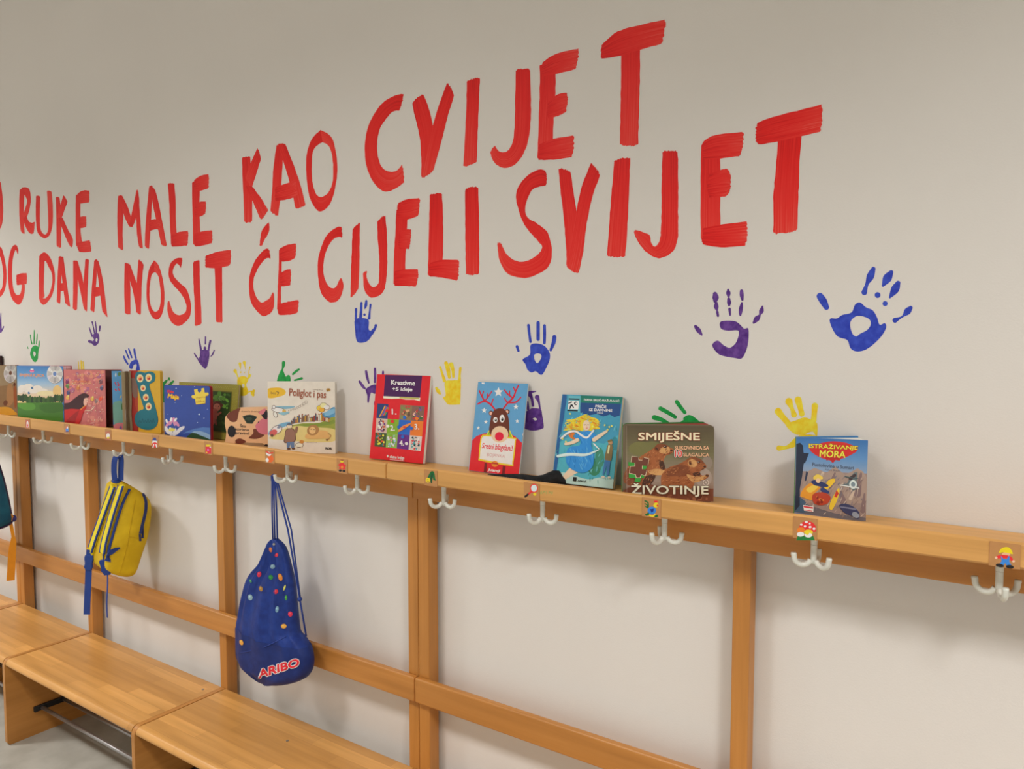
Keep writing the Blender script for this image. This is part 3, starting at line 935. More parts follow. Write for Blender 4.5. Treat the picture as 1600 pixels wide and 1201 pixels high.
word('CVIJET', [
    ('C', B_, [[(858, 85, 838, 166), (820, 90, 802, 172), (750, 130, 767, 210), (690, 220, 737, 260), (665, 320, 725, 330), (670, 430, 730, 400), (700, 510, 752, 450), (750, 563, 788, 468), (800, 560, 822, 462), (860, 520, 850, 430)]]),
    ('V', B_, [[(897, 125, 950, 82), (910, 190, 975, 140), (935, 300, 998, 240), (942, 400, 990, 340), (943, 500, 968, 492)], [(1072, 25, 1107, 85), (1040, 110, 1075, 190), (1000, 240, 1050, 290), (975, 350, 1025, 380), (945, 500, 1000, 470)]]),
    ('I', C_, [[(82, 295, 140, 280), (80, 400, 135, 380), (75, 520, 130, 520), (66, 672, 125, 655)]]),
    ('J', C_, [[(295, 245, 358, 242), (293, 380, 362, 380), (290, 500, 358, 500), (280, 570, 340, 590), (255, 605, 300, 655), (225, 605, 245, 677), (210, 588, 200, 650), (205, 577, 183, 605)]]),
    ('E', C_, [[(400, 225, 470, 220), (400, 350, 468, 350), (395, 480, 460, 480), (390, 640, 455, 630)], [(405, 222, 412, 278), (470, 180, 475, 265), (573, 155, 560, 245)],
               [(435, 390, 430, 460), (480, 355, 480, 450), (524, 348, 518, 430)], [(395, 575, 390, 642), (460, 550, 460, 640), (552, 533, 545, 628)]]),
    ('T', C_, [[(757, 120, 838, 105), (755, 300, 837, 300), (752, 450, 832, 450), (750, 580, 830, 580)], [(668, 140, 665, 202), (740, 82, 760, 185), (850, 50, 860, 155), (952, 28, 935, 135)]])],
     'red painted word CVIJET at the right end of the upper line')
word('CE', [
    ('accent', B_, [[(188, 718, 192, 722), (155, 760, 190, 765), (145, 820, 166, 810), (145, 835, 155, 835)]]),
    ('C', B_, [[(190, 848, 200, 898), (165, 855, 175, 897), (120, 910, 142, 937), (95, 980, 117, 990), (92, 1050, 114, 1040), (105, 1120, 127, 1085), (150, 1175, 150, 1113), (180, 1178, 170, 1108), (212, 1145, 195, 1090), (215, 1070, 208, 1062)]]),
    ('E', B_, [[(240, 850, 253, 850), (238, 950, 253, 950), (233, 1050, 250, 1050), (230, 1150, 250, 1140)], [(240, 850, 245, 912), (280, 830, 285, 910), (327, 822, 322, 893)],
               [(246, 970, 246, 1035), (275, 953, 275, 1033), (300, 950, 298, 1028)], [(232, 1122, 235, 1175), (285, 1110, 285, 1175), (340, 1100, 332, 1165)]])],
     'short red painted word ĆE on the lower line')
word('CIJELI', [
    ('C', B_, [[(550, 740, 553, 795), (520, 745, 525, 792), (470, 790, 492, 822), (435, 890, 464, 890), (432, 970, 460, 970), (445, 1060, 477, 1023), (490, 1112, 500, 1043), (535, 1100, 520, 1038), (558, 1040, 540, 1000), (550, 995, 545, 993)]]),
    ('I', B_, [[(603, 750, 640, 715), (600, 850, 638, 820), (595, 980, 636, 950), (593, 1095, 632, 1050)]]),
    ('J', B_, [[(725, 710, 765, 680), (728, 800, 773, 790), (735, 900, 775, 900), (735, 970, 772, 970), (730, 1020, 762, 1045), (705, 1038, 735, 1080), (685, 1020, 690, 1088), (672, 985, 660, 1045), (675, 958, 655, 965)]]),
    ('E', B_, [[(820, 650, 875, 650), (815, 760, 872, 760), (808, 880, 865, 880), (805, 1030, 862, 1000)], [(825, 625, 820, 700), (870, 605, 872, 705), (938, 597, 930, 685)],
               [(830, 765, 830, 850), (870, 752, 870, 850), (895, 755, 885, 848)], [(810, 960, 808, 1033), (860, 950, 862, 1033), (930, 950, 920, 1035)]]),
    ('L', B_, [[(985, 577, 1045, 572), (982, 700, 1050, 700), (978, 850, 1050, 850), (975, 985, 1045, 985)], [(980, 920, 980, 985), (1050, 903, 1050, 992), (1130, 905, 1125, 1008)]]),
    ('I', C_, [[(75, 765, 132, 755), (75, 900, 135, 900), (76, 1030, 136, 1030), (78, 1145, 136, 1140)]])], 'red painted word CIJELI on the lower line')
D_ = KDt
word('SVIJET', [
    ('S', C_, [[(430, 695, 430, 752), (400, 682, 405, 757), (340, 715, 365, 775), (298, 780, 338, 840), (305, 850, 345, 890), (340, 935, 390, 920), (392, 995, 435, 960), (410, 1025, 453, 1040), (380, 1063, 435, 1110), (320, 1086, 350, 1155), (265, 1063, 265, 1140), (243, 1030, 225, 1080), (232, 1005, 215, 1000)]]),
    ('V', C_, [[(482, 675, 535, 690), (490, 770, 545, 770), (505, 900, 560, 870), (515, 1020, 558, 960), (517, 1110, 545, 1120)], [(625, 650, 665, 705), (580, 770, 630, 800), (555, 900, 605, 920), (535, 1020, 590, 1040), (517, 1110, 568, 1142)]]),
    ('I', C_, [[(725, 640, 795, 630), (715, 770, 790, 760), (703, 920, 783, 920), (694, 1065, 773, 1065)]]),
    ('J', D_, [[(335, 378, 440, 380), (330, 520, 443, 520), (328, 700, 443, 700), (325, 900, 442, 900), (318, 985, 440, 985), (300, 1030, 410, 1075), (275, 1045, 330, 1125), (255, 1015, 260, 1110), (240, 965, 190, 1050), (150, 928, 132, 945)]]),
    ('E', D_, [[(605, 330, 735, 330), (600, 520, 735, 520), (600, 750, 735, 750), (600, 1000, 738, 1000)], [(610, 320, 612, 440), (700, 270, 735, 435), (905, 248, 880, 415)],
               [(650, 545, 650, 705), (735, 515, 735, 700), (785, 508, 775, 695), (812, 560, 805, 660)], [(610, 920, 610, 1030), (740, 893, 740, 1050), (930, 870, 915, 1040)]]),
    ('T', D_, [[(1145, 230, 1305, 200), (1122, 500, 1285, 500), (1105, 700, 1280, 700), (1105, 965, 1272, 940)], [(980, 195, 985, 338), (1100, 145, 1120, 320), (1300, 95, 1310, 275), (1450, 55, 1440, 245)]])],
     'red painted word SVIJET at the right end of the lower line')

# ------------------------------------------------------------------ hand prints
def handprint(label, m, crop, chains, palms):
    mb = MB()
    A = Art(mb, Vector((0, 0, 0)), Vector((0, -1, 0)), crop=crop, base=2e-4, step=1e-5)
    for pl in palms:
        if isinstance(pl, tuple): A.poly(pl[0], m, 4, [pl[1]])
        else: A.poly(pl, m, 4)
    for c in chains: A.chain(c, m)
    o = mb.build('handprint')
    # origin at the print's own centre
    me = o.data
    c = sum((v.co for v in me.vertices), Vector()) / len(me.vertices); c.y = 0
    for v in me.vertices: v.co -= c
    o.location = c
    return tag(o, label, 'handprint', 'painted hand prints on the wall')


handprint('large blue handprint with open middle, highest at far right', HB, KE,
          [[(830, 235, 20), (850, 265, 22), (868, 300, 16)], [(1143, 75, 13), (1125, 120, 22), (1105, 165, 10), (1090, 212, 17)],
           [(1248, 95, 13), (1225, 130, 26), (1200, 172, 8)], [(1168, 228, 17)], [(1288, 158, 14), (1270, 195, 24), (1240, 242, 6)], [(1212, 278, 15)],
           [(1362, 303, 12), (1342, 325, 20), (1312, 355, 5), (1270, 376, 15)]],
          [([(888, 368), (930, 365), (960, 345), (1015, 330), (1035, 285), (1065, 272), (1100, 300), (1140, 318), (1165, 360), (1180, 402), (1210, 393), (1218, 420), (1190, 470), (1140, 520), (1090, 552), (1040, 558), (1008, 538), (990, 492), (935, 472), (900, 420)],
            [(1008, 388), (1050, 350), (1112, 365), (1128, 395), (1110, 430), (1065, 455), (1042, 470), (1018, 450)])])
handprint('purple handprint with curled palm, left of the large blue one', HP, KE,
          [[(100, 412, 9), (118, 435, 14), (136, 460, 6)], [(215, 222, 13), (218, 243, 19), (216, 262, 12)], [(222, 275, 9), (222, 297, 14), (226, 315, 7)], [(228, 328, 8), (232, 350, 7)],
           [(291, 195, 5), (293, 215, 13), (294, 232, 9)], [(295, 250, 9), (297, 272, 12), (297, 286, 8)], [(300, 310, 8), (303, 345, 5)], [(370, 205, 10), (371, 228, 12), (375, 255, 7)],
           [(372, 275, 6), (368, 300, 11), (364, 325, 11), (363, 345, 6)], [(493, 295, 5), (487, 320, 14), (480, 338, 8)], [(475, 350, 8), (460, 367, 16), (442, 390, 7)]],
          [[(243, 392), (265, 379), (330, 381), (360, 400), (385, 425), (410, 425), (410, 500), (395, 560), (370, 600), (330, 597), (270, 587), (230, 570), (198, 522), (230, 495), (265, 522), (300, 537), (330, 517), (345, 490), (355, 452), (345, 435), (290, 437), (250, 425)]])
handprint('yellow handprint above the comic adventure book at right', HY, KE,
          [[(585, 910, 21), (610, 942, 18), (642, 978, 17)], [(648, 852, 22), (665, 892, 12), (678, 930, 17)], [(702, 843, 21), (715, 890, 16), (724, 925, 16)], [(800, 878, 19), (797, 920, 16), (793, 962, 17)],
           [(590, 1125, 16), (630, 1122, 10), (668, 1105, 18), (690, 1085, 20)]],
          [[(632, 985), (690, 962), (740, 945), (790, 965), (815, 985), (812, 1060), (790, 1030), (760, 1035), (735, 1048), (690, 1045), (650, 1018)],
           [(690, 1060), (800, 1050), (810, 1110), (760, 1170), (700, 1150)]])
handprint('green handprint partly hidden behind the prairie animals book', HG, K5,
          [[(552, 228, 20), (620, 265, 19), (690, 308, 17)], [(495, 312, 24), (560, 332, 20), (620, 365, 16)], [(705, 165, 19), (740, 215, 18), (780, 265, 17)], [(785, 325, 20), (825, 312, 24), (880, 345, 22), (940, 395, 18)]],
          [[(700, 400), (780, 330), (880, 350), (940, 420), (900, 540), (760, 560), (690, 480)]])
handprint('blue handprint with solid palm under the word CIJELI', HB, KF,
          [[(73, 145, 8), (72, 180, 8), (70, 214, 8)], [(110, 103, 8), (108, 150, 9), (104, 205, 11)], [(144, 88, 7), (140, 120, 10), (133, 143, 3)], [(131, 184, 9)], [(173, 115, 7), (168, 160, 6), (163, 210, 10)],
           [(210, 258, 9), (203, 280, 9), (178, 312, 15)]],
          [[(64, 220), (115, 208), (160, 222), (160, 285), (182, 300), (185, 320), (165, 355), (135, 375), (90, 378), (72, 350), (66, 290)]])
handprint('purple handprint half hidden by the red puzzle book', HP, KF,
          [[(97, 648, 8), (120, 682, 10), (136, 698, 6)], [(142, 577, 8), (150, 620, 9), (161, 657, 6)], [(203, 560, 8), (205, 610, 9), (203, 652, 8)], [(260, 580, 7), (256, 640, 8)], [(216, 775, 11), (208, 805, 12), (225, 830, 10)]],
          [[(140, 702), (165, 682), (205, 668), (235, 690), (240, 725), (200, 733), (178, 725), (168, 755), (161, 793), (151, 790), (150, 745), (142, 722)], [(235, 690), (290, 700), (300, 800), (240, 830), (225, 780), (240, 730)]])
handprint('yellow handprint between the red puzzle book and reindeer book', HY, KF,
          [[(656, 548, 8), (670, 590, 8), (686, 642, 12)], [(697, 520, 13), (710, 560, 15), (720, 620, 10)], [(733, 530, 16), (745, 570, 11), (748, 615, 9)], [(797, 555, 9), (792, 600, 8), (790, 645, 11)], [(630, 693, 8), (643, 715, 13), (656, 733, 7)]],
          [[(688, 652), (740, 640), (796, 645), (799, 720), (795, 800), (780, 808), (715, 808), (690, 782), (675, 757), (695, 742)]])
handprint('blue handprint with a small gap in its palm, above the reindeer book', HB, KF,
          [[(1270, 258, 10), (1275, 310, 9), (1284, 372, 9)], [(1337, 240, 12), (1337, 290, 12), (1337, 355, 12)], [(1381, 260, 10), (1382, 320, 10), (1380, 380, 10)], [(1450, 338, 14), (1445, 375, 14), (1424, 430, 9)], [(1190, 405, 10), (1200, 436, 8)]],
          [([(1284, 395), (1330, 384), (1380, 400), (1415, 445), (1418, 490), (1400, 540), (1370, 595), (1350, 600), (1320, 577), (1290, 586), (1262, 565), (1250, 530), (1229, 495), (1280, 460)],
            [(1309, 465), (1330, 454), (1356, 460), (1358, 485), (1332, 521), (1313, 498)])])
handprint('purple handprint half hidden behind the reindeer book', HP, KF,
          [[(1270, 725, 8), (1285, 722, 9), (1322, 716, 3)], [(1278, 735, 16), (1293, 765, 10), (1301, 815, 9)], [(1330, 757, 17), (1342, 790, 8), (1350, 840, 6)], [(1262, 790, 8), (1268, 840, 9)]],
          [([(1240, 868), (1270, 848), (1300, 832), (1355, 842), (1365, 880), (1376, 960), (1362, 977), (1310, 989), (1265, 983), (1235, 960)], [(1300, 905), (1318, 900), (1330, 912), (1315, 918)])])
handprint('purple handprint cut off by the left edge of the photo', HP, KG, [[(6, 85, 3), (4, 150, 6), (4, 210, 9)], [(25, 178, 4), (16, 198, 5), (4, 215, 7)]], [])
handprint('green handprint with thin fingers near the left edge', HG, KG,
          [[(211, 236, 3), (215, 270, 4), (222, 298, 4)], [(237, 203, 2.5), (237, 250, 4), (236, 298, 4)], [(258, 230, 3), (256, 265, 4), (252, 298, 3)], [(272, 278, 3), (271, 305, 5), (268, 332, 3)], [(190, 318, 3), (195, 330, 3)]],
          [([(220, 325), (245, 308), (268, 325), (265, 370), (262, 405), (245, 425), (225, 410), (209, 370)], [(234, 350), (246, 358), (247, 375), (238, 385), (232, 370)])])
handprint('small purple handprint below the word DANA', HP, KG,
          [[(620, 185, 3.5), (630, 215, 5), (640, 245, 6)], [(640, 146, 5), (648, 180, 4), (656, 220, 5)], [(662, 145, 4), (667, 185, 4), (668, 220, 5)], [(694, 176, 6), (691, 207, 5)], [(620, 280, 10), (642, 288, 9)]],
          [([(640, 242), (660, 222), (685, 228), (690, 265), (682, 295), (660, 312), (640, 300), (638, 283), (652, 268)], [(668, 258), (678, 265), (672, 285), (663, 275)])])
handprint('blue handprint leaning left, above the yellow music note book', HB, KG,
          [[(859, 383, 5), (870, 410, 7), (887, 437, 6)], [(873, 343, 5), (885, 375, 5), (897, 402, 5)], [(894, 333, 5), (905, 365, 6), (915, 393, 5)], [(932, 336, 7), (937, 370, 7), (944, 398, 6)]],
          [[(900, 440), (912, 420), (945, 405), (960, 420), (972, 475), (970, 520), (935, 520), (945, 470), (948, 440), (928, 445), (918, 472), (898, 465)]])
handprint('purple handprint with pointed palm below the word NOSIT', HP, KG,
          [[(1381, 265, 4), (1388, 300, 6), (1397, 345, 8)], [(1427, 250, 5), (1426, 298, 5)], [(1423, 325, 9), (1423, 345, 10)], [(1461, 277, 7), (1453, 310, 7), (1446, 352, 7)], [(1488, 342, 4), (1475, 372, 5), (1464, 384, 3)], [(1349, 363, 4), (1362, 385, 5), (1377, 408, 4)]],
          [[(1393, 347), (1425, 338), (1453, 352), (1452, 400), (1440, 450), (1425, 472), (1405, 455), (1380, 425), (1374, 405), (1387, 385)]])
handprint('yellow finger marks of a handprint behind the pink book', HY, KG, [[(544, 422, 3), (548, 480, 4), (552, 520, 5)], [(563, 416, 5), (566, 470, 6), (568, 520, 6)], [(577, 422, 4), (580, 470, 5), (584, 520, 5)]], [])
handprint('green handprint behind the blue lily book', HG, K2, [[(676, 240, 9), (678, 256, 8)], [(715, 270, 9), (690, 295, 13), (670, 330, 16)]],
          [[(602, 438), (587, 370), (600, 310), (630, 270), (665, 252), (655, 280), (640, 300), (665, 320), (700, 400), (650, 470)]])
handprint('yellow handprint with long thumb above the cow shaped book', HY, KH,
          [[(68, 270, 26), (92, 320, 10), (112, 375, 9)], [(137, 165, 20), (143, 215, 11), (145, 245, 4)], [(147, 290, 13)], [(200, 150, 24), (210, 200, 8), (216, 245, 4)], [(203, 292, 9)], [(281, 215, 10), (268, 270, 6), (264, 325, 5)],
           [(280, 335, 20), (262, 370, 16)], [(338, 555, 18), (320, 590, 28), (328, 620, 20)], [(295, 565, 9), (262, 575, 7)]],
          [([(105, 378), (180, 345), (245, 368), (257, 410), (228, 470), (252, 540), (255, 590), (210, 628), (150, 626), (108, 580), (100, 480)], [(168, 465), (195, 460), (205, 490), (190, 515), (172, 505)])])
handprint('green handprint sideways above the white animal book', HG, KH,
          [[(768, 150, 24), (766, 190, 22), (752, 250, 10)], [(988, 250, 14), (950, 275, 18), (902, 318, 15)], [(1030, 378, 18), (980, 392, 14), (928, 405, 12)]],
          [[(675, 400), (700, 320), (740, 245), (770, 285), (800, 352), (830, 330), (862, 345), (868, 440), (840, 520), (720, 530), (675, 460)]])

# ------------------------------------------------------------------ books


def shelf_hit(p):
    """pixel -> point on the tilted shelf top"""
    return on_plane(p, Vector((0, 0, Z_SBACK)), Vector((0, 0, 1)))


class Cover:
    """pose of a cover from its four image corners; bottom edge stands on the shelf"""
    def __init__(s, tl, tr, br, bl, yl=None, yr=None, lean=None, name='', up=0.0):
        def foot(p, y):
            if y is None: return shelf_hit(p)
            z = shelf_z(y); return Vector((x_at(p[0], y, z), y, z))
        L0, R0 = foot(bl, yl), foot(br, yr)
        L0.z += .0008 + up; R0.z += .0008 + up
        s.ex = (R0 - L0).normalized()
        exh = Vector((s.ex.x, s.ex.y, 0)).normalized()
        Tl = on_plane(tl, L0, s.ex); Tr = on_plane(tr, R0, s.ex)
        s.w = (R0 - L0).length
        up = ((Tl - L0) + (Tr - R0)) / 2
        if lean is not None:
            nh = Vector((-exh.y, exh.x, 0))
            a = math.radians(lean)
            ey = (Vector((0, 0, math.cos(a))) + nh * math.sin(a)); ey -= s.ex * ey.dot(s.ex); ey.normalize()
            pn = s.ex.cross(ey)
            Tl, Tr = on_plane(tl, L0, pn), on_plane(tr, R0, pn)
            hh = ((Tl - L0).dot(ey) + (Tr - R0).dot(ey)) / 2
            up = ey * hh
        up -= s.ex * up.dot(s.ex)
        s.h = up.length; s.ey = up.normalized()
        s.n = s.ex.cross(s.ey)           # towards the viewer
        if s.n.y > 0: s.n = -s.n
        s.o = L0
        # picture corners -> cover corners
        S_, D_ = (tl, tr, br, bl), ((0, 1), (1, 1), (1, 0), (0, 0))
        M_ = []
        for (x, y), (u, v) in zip(S_, D_):
            M_.append([x, y, 1, 0, 0, 0, -u * x, -u * y, u]); M_.append([0, 0, 0, x, y, 1, -v * x, -v * y, v])
        for i in range(8):
            p_ = max(range(i, 8), key=lambda r_: abs(M_[r_][i])); M_[i], M_[p_] = M_[p_], M_[i]
            for j in range(8):
                if j != i:
                    k = M_[j][i] / M_[i][i]; M_[j] = [a_ - k * b_ for a_, b_ in zip(M_[j], M_[i])]
        s.H = [M_[i][8] / M_[i][i] for i in range(8)]
        print('BOOK %-10s w %.3f h %.3f yl %.3f yr %.3f lean %.3f topy %.3f hl %.3f hr %.3f  ll %.3f lr %.3f' % (name, s.w, s.h, L0.y, R0.y, up.y, L0.y + up.y, (Tl - L0).length, (Tr - R0).length, (Tl - L0).y, (Tr - R0).y))
    def map(s, p, off):
        h = s.H; k = h[6] * p[0] + h[7] * p[1] + 1
        return s.at((h[0] * p[0] + h[1] * p[1] + h[2]) / k, (h[3] * p[0] + h[4] * p[1] + h[5]) / k, off)
    def at(s, a, b_, c=0.0): return s.o + s.ex * (a * s.w) + s.ey * (b_ * s.h) + s.n * c


def rrect(w_, h_, r, n=5):
    p = []
    for cx, cy, a in ((w_ - r, r, -90), (w_ - r, h_ - r, 0), (r, h_ - r, 90), (r, r, 180)):
        for i in range(n + 1):
            t = math.radians(a + 90 * i / n); p.append((cx + r * math.cos(t), cy + r * math.sin(t)))
    return p


def board(mb, o, ex, ey, n, w_, h_, t, m, r=0.0015):
    """thin board with rounded corners, front face at o, thickness towards -n"""
    mb.prism([o + ex * a + ey * b_ for a, b_ in rrect(w_, h_, r, 4)], -n * t, m)
    return mb


def rotz(v, a):
    return Matrix.Rotation(a, 3, 'Z') @ v


BOOKG = 'children books on the shelf'


def make_book(label, cov, thick, base_rgb, crop, draw, back_rgb=None, hard=True, rad=.002, open_to=None, pages_t=None, page_rgb=(225, 220, 205), spine_rgb=None, page_side=True, n_leaf=4):
    root = tag(empty('book', cov.o), label, 'book', BOOKG)
    ct = .0022 if hard else .0008
    mb = MB(); bm_ = mat(base_rgb, .35)
    board(mb, cov.o, cov.ex, cov.ey, cov.n, cov.w, cov.h, ct, bm_, rad)
    A = Art(mb, cov.o, cov.n, crop=crop, cover=cov); A.rough = .35
    draw(A, cov)
    mb.build('front_cover', root)
    bk = mat(back_rgb or base_rgb, .4)
    inset = .003 if hard else .0004
    if open_to is None:
        q = cov.o - cov.n * ct
        pb = MB().slab(q + cov.ex * (.001) + cov.ey * inset, cov.ex, cov.ey, -cov.n, cov.w - .001 - inset, cov.h - 2 * inset, thick - 2 * ct, mat(page_rgb, .7))
        pb.build('page_block', root)
        bb = board(MB(), cov.o - cov.n * (thick - ct), cov.ex, cov.ey, cov.n, cov.w, cov.h, ct, bk, rad)
        bb.build('back_cover', root)
        sp = MB().slab(cov.o, -cov.ex, cov.ey, -cov.n, .0012, cov.h, thick, mat(spine_rgb or back_rgb or base_rgb, .4))
        sp.build('spine', root)
    else:
        # book standing open: spine along the left edge, back cover swung towards the wall
        best = None
        for i in range(2, 900):
            a = i / 10.0
            e2 = rotz(cov.ex, math.radians(a)); tip = cov.o - cov.n * thick + e2 * cov.w + cov.ey * cov.h
            d = abs(proj(tip)[0] - open_to)
            if tip.y > -.003: break
            if best is None or d < best[0]: best = (d, a)
        a = math.radians(best[1]); e2 = rotz(cov.ex, a); n2 = e2.cross(cov.ey)
        n2 = n2 if n2.y < 0 else -n2
        n2.normalize()
        print('   open', label[:30], best)
        o2 = cov.o - cov.n * thick
        board(MB(), o2, e2, cov.ey, n2, cov.w, cov.h, ct, bk, rad).build('back_cover', root)
        MB().slab(cov.o, -cov.ex * 1.0, cov.ey, -cov.n, .0015, cov.h, thick, mat(spine_rgb or back_rgb or base_rgb, .4)).build('spine', root)
        pt = pages_t or thick * .7
        # leaves fan out between the covers
        pg = MB()
        for i in range(n_leaf):
            t = (i + .6) / n_leaf
            aa = a * (.35 + .62 * t); e3 = rotz(cov.ex, aa); n3 = e3.cross(cov.ey); n3 = n3 if n3.y < 0 else -n3
            oo = cov.o - cov.n * (.001 + thick * (.15 + .75 * t)) + cov.ex * .0015
            k = pt / n_leaf * .7
            pg.slab(oo + cov.ey * inset, e3, cov.ey, -n3, cov.w - .0015 - inset, cov.h - 2 * inset, k, mat(page_rgb, .6))
        pg.build('pages', root)
    return root


# --- red puzzle book
def d_kreat(A, c):
    r = random.Random(3)
    A.quad((1180, 150), (1490, 150), (1470, 332), (1160, 326), (66, 25, 80))
    A.poly([(1158, 326), (1472, 332), (1468, 362), (1420, 350), (1350, 352), (1300, 343), (1230, 348), (1158, 345)], (225, 215, 190))
    A.poly([(1290, 330), (1465, 334), (1462, 345), (1300, 340)], (165, 160, 60))
    A.text('Kreativne', (1230, 190), (1430, 194), (1428, 232), (1228, 228), (235, 230, 235), fat=1.6)
    A.text('+5 ideje', (1238, 248), (1408, 250), (1402, 290), (1235, 286), (235, 230, 235), fat=1.6)
    xs = [(1105, 390), (1200, 393), (1302, 396), (1404, 400), (1510, 403)]; xb = [(1063, 770), (1163, 775), (1260, 782), (1365, 790), (1472, 800)]
    def g(i, j):
        t = j / 3.0; return (xs[i][0] + (xb[i][0] - xs[i][0]) * t, xs[i][1] + (xb[i][1] - xs[i][1]) * t)
    cols = [[(40, 60, 110), None, (130, 110, 80), (120, 90, 80)], [(190, 170, 160), (120, 160, 45), (35, 95, 185), (228, 115, 45)], [(60, 80, 50), (130, 170, 80), (92, 40, 125), (200, 190, 185)]]
    for j in range(3):
        for i in range(4):
            if cols[j][i]: A.quad(g(i, j), g(i + 1, j), g(i + 1, j + 1), g(i, j + 1), cols[j][i])
    def ph(i, j, pal, n, r0=5, r1=15):
        p, q = g(i, j), g(i + 1, j + 1); p2 = g(i, j + 1)
        A.scatter(r, (max(p[0], p2[0]) + 12, p[1] + 14, min(q[0], g(i + 1, j)[0]) - 12, q[1] - 14), n, pal, r0, r1)
    for k in range(5): A.chain([(1120 + k * 12, 500 - k * 3, 4), (1170 + k * 7, 410 + k * 4, 4)], [(205, 160, 40), (150, 60, 120), (60, 110, 170), (200, 70, 60), (90, 150, 70)][k])
    ph(2, 0, [(200, 150, 110), (90, 70, 60), (180, 60, 60), (110, 140, 70)], 22); ph(3, 0, [(60, 100, 60), (110, 80, 140), (210, 170, 150), (180, 60, 60)], 22)
    ph(0, 1, [(60, 40, 60), (190, 80, 50), (225, 215, 205), (110, 60, 120)], 30, 4, 12); ph(0, 2, [(170, 190, 60), (200, 80, 50), (60, 130, 140), (235, 205, 70)], 26, 4, 12)
    ph(1, 2, [(150, 190, 220), (90, 140, 60), (220, 130, 160), (225, 225, 215)], 24, 5, 13); ph(3, 2, [(60, 70, 100), (200, 60, 60), (230, 225, 220), (60, 150, 160), (40, 40, 45)], 30, 4, 11)
    A.ell(1231, 542, 15, 15, (205, 40, 45)); A.ell(1443, 512, 15, 16, (228, 115, 45)); A.ell(1338, 505, 14, 15, (35, 95, 185)); A.ell(1212, 668, 14, 14, (120, 160, 45)); A.ell(1318, 676, 15, 16, (35, 95, 185))
    A.ell(1188, 450, 14, 15, (205, 40, 45)); A.ell(1190, 585, 14, 14, (225, 215, 205)); A.ell(1285, 590, 14, 14, (35, 95, 185)); A.ell(1395, 598, 14, 15, (35, 95, 185)); A.ell(1350, 735, 14, 14, (220, 215, 225))
    A.chain([(1285, 625, 8), (1330, 590, 14), (1385, 560, 7)], (235, 130, 60)); A.ell(1335, 590, 14, 10, (190, 60, 60))
    for t_, x, y in (('1.', 1230, 435), ('2.', 1212, 577), ('3.', 1424, 560), ('4.', 1289, 708)):
        A.text(t_, (x, y), (x + 38, y), (x + 38, y + 46), (x, y + 46), (240, 238, 230), fat=2)
    A.text('zlatna knjiga', (1200, 845), (1330, 855), (1328, 888), (1198, 878), (240, 225, 220), fat=.8); A.chain([(1200, 884, 2), (1328, 894, 2)], (240, 225, 220)); A.ell(1180, 855, 8, 12, (230, 200, 195))


c = Cover(K3(1115, 145), K3(1560, 150), K3(1490, 915), K3(1015, 880), yl=-.060, yr=-.047, lean=9, name='kreat', up=.0022)
make_book('red activity book with a purple title block and numbered puzzle pieces', c, .012, (200, 32, 42), K3, d_kreat, hard=False, rad=.0008, page_rgb=(220, 220, 205))


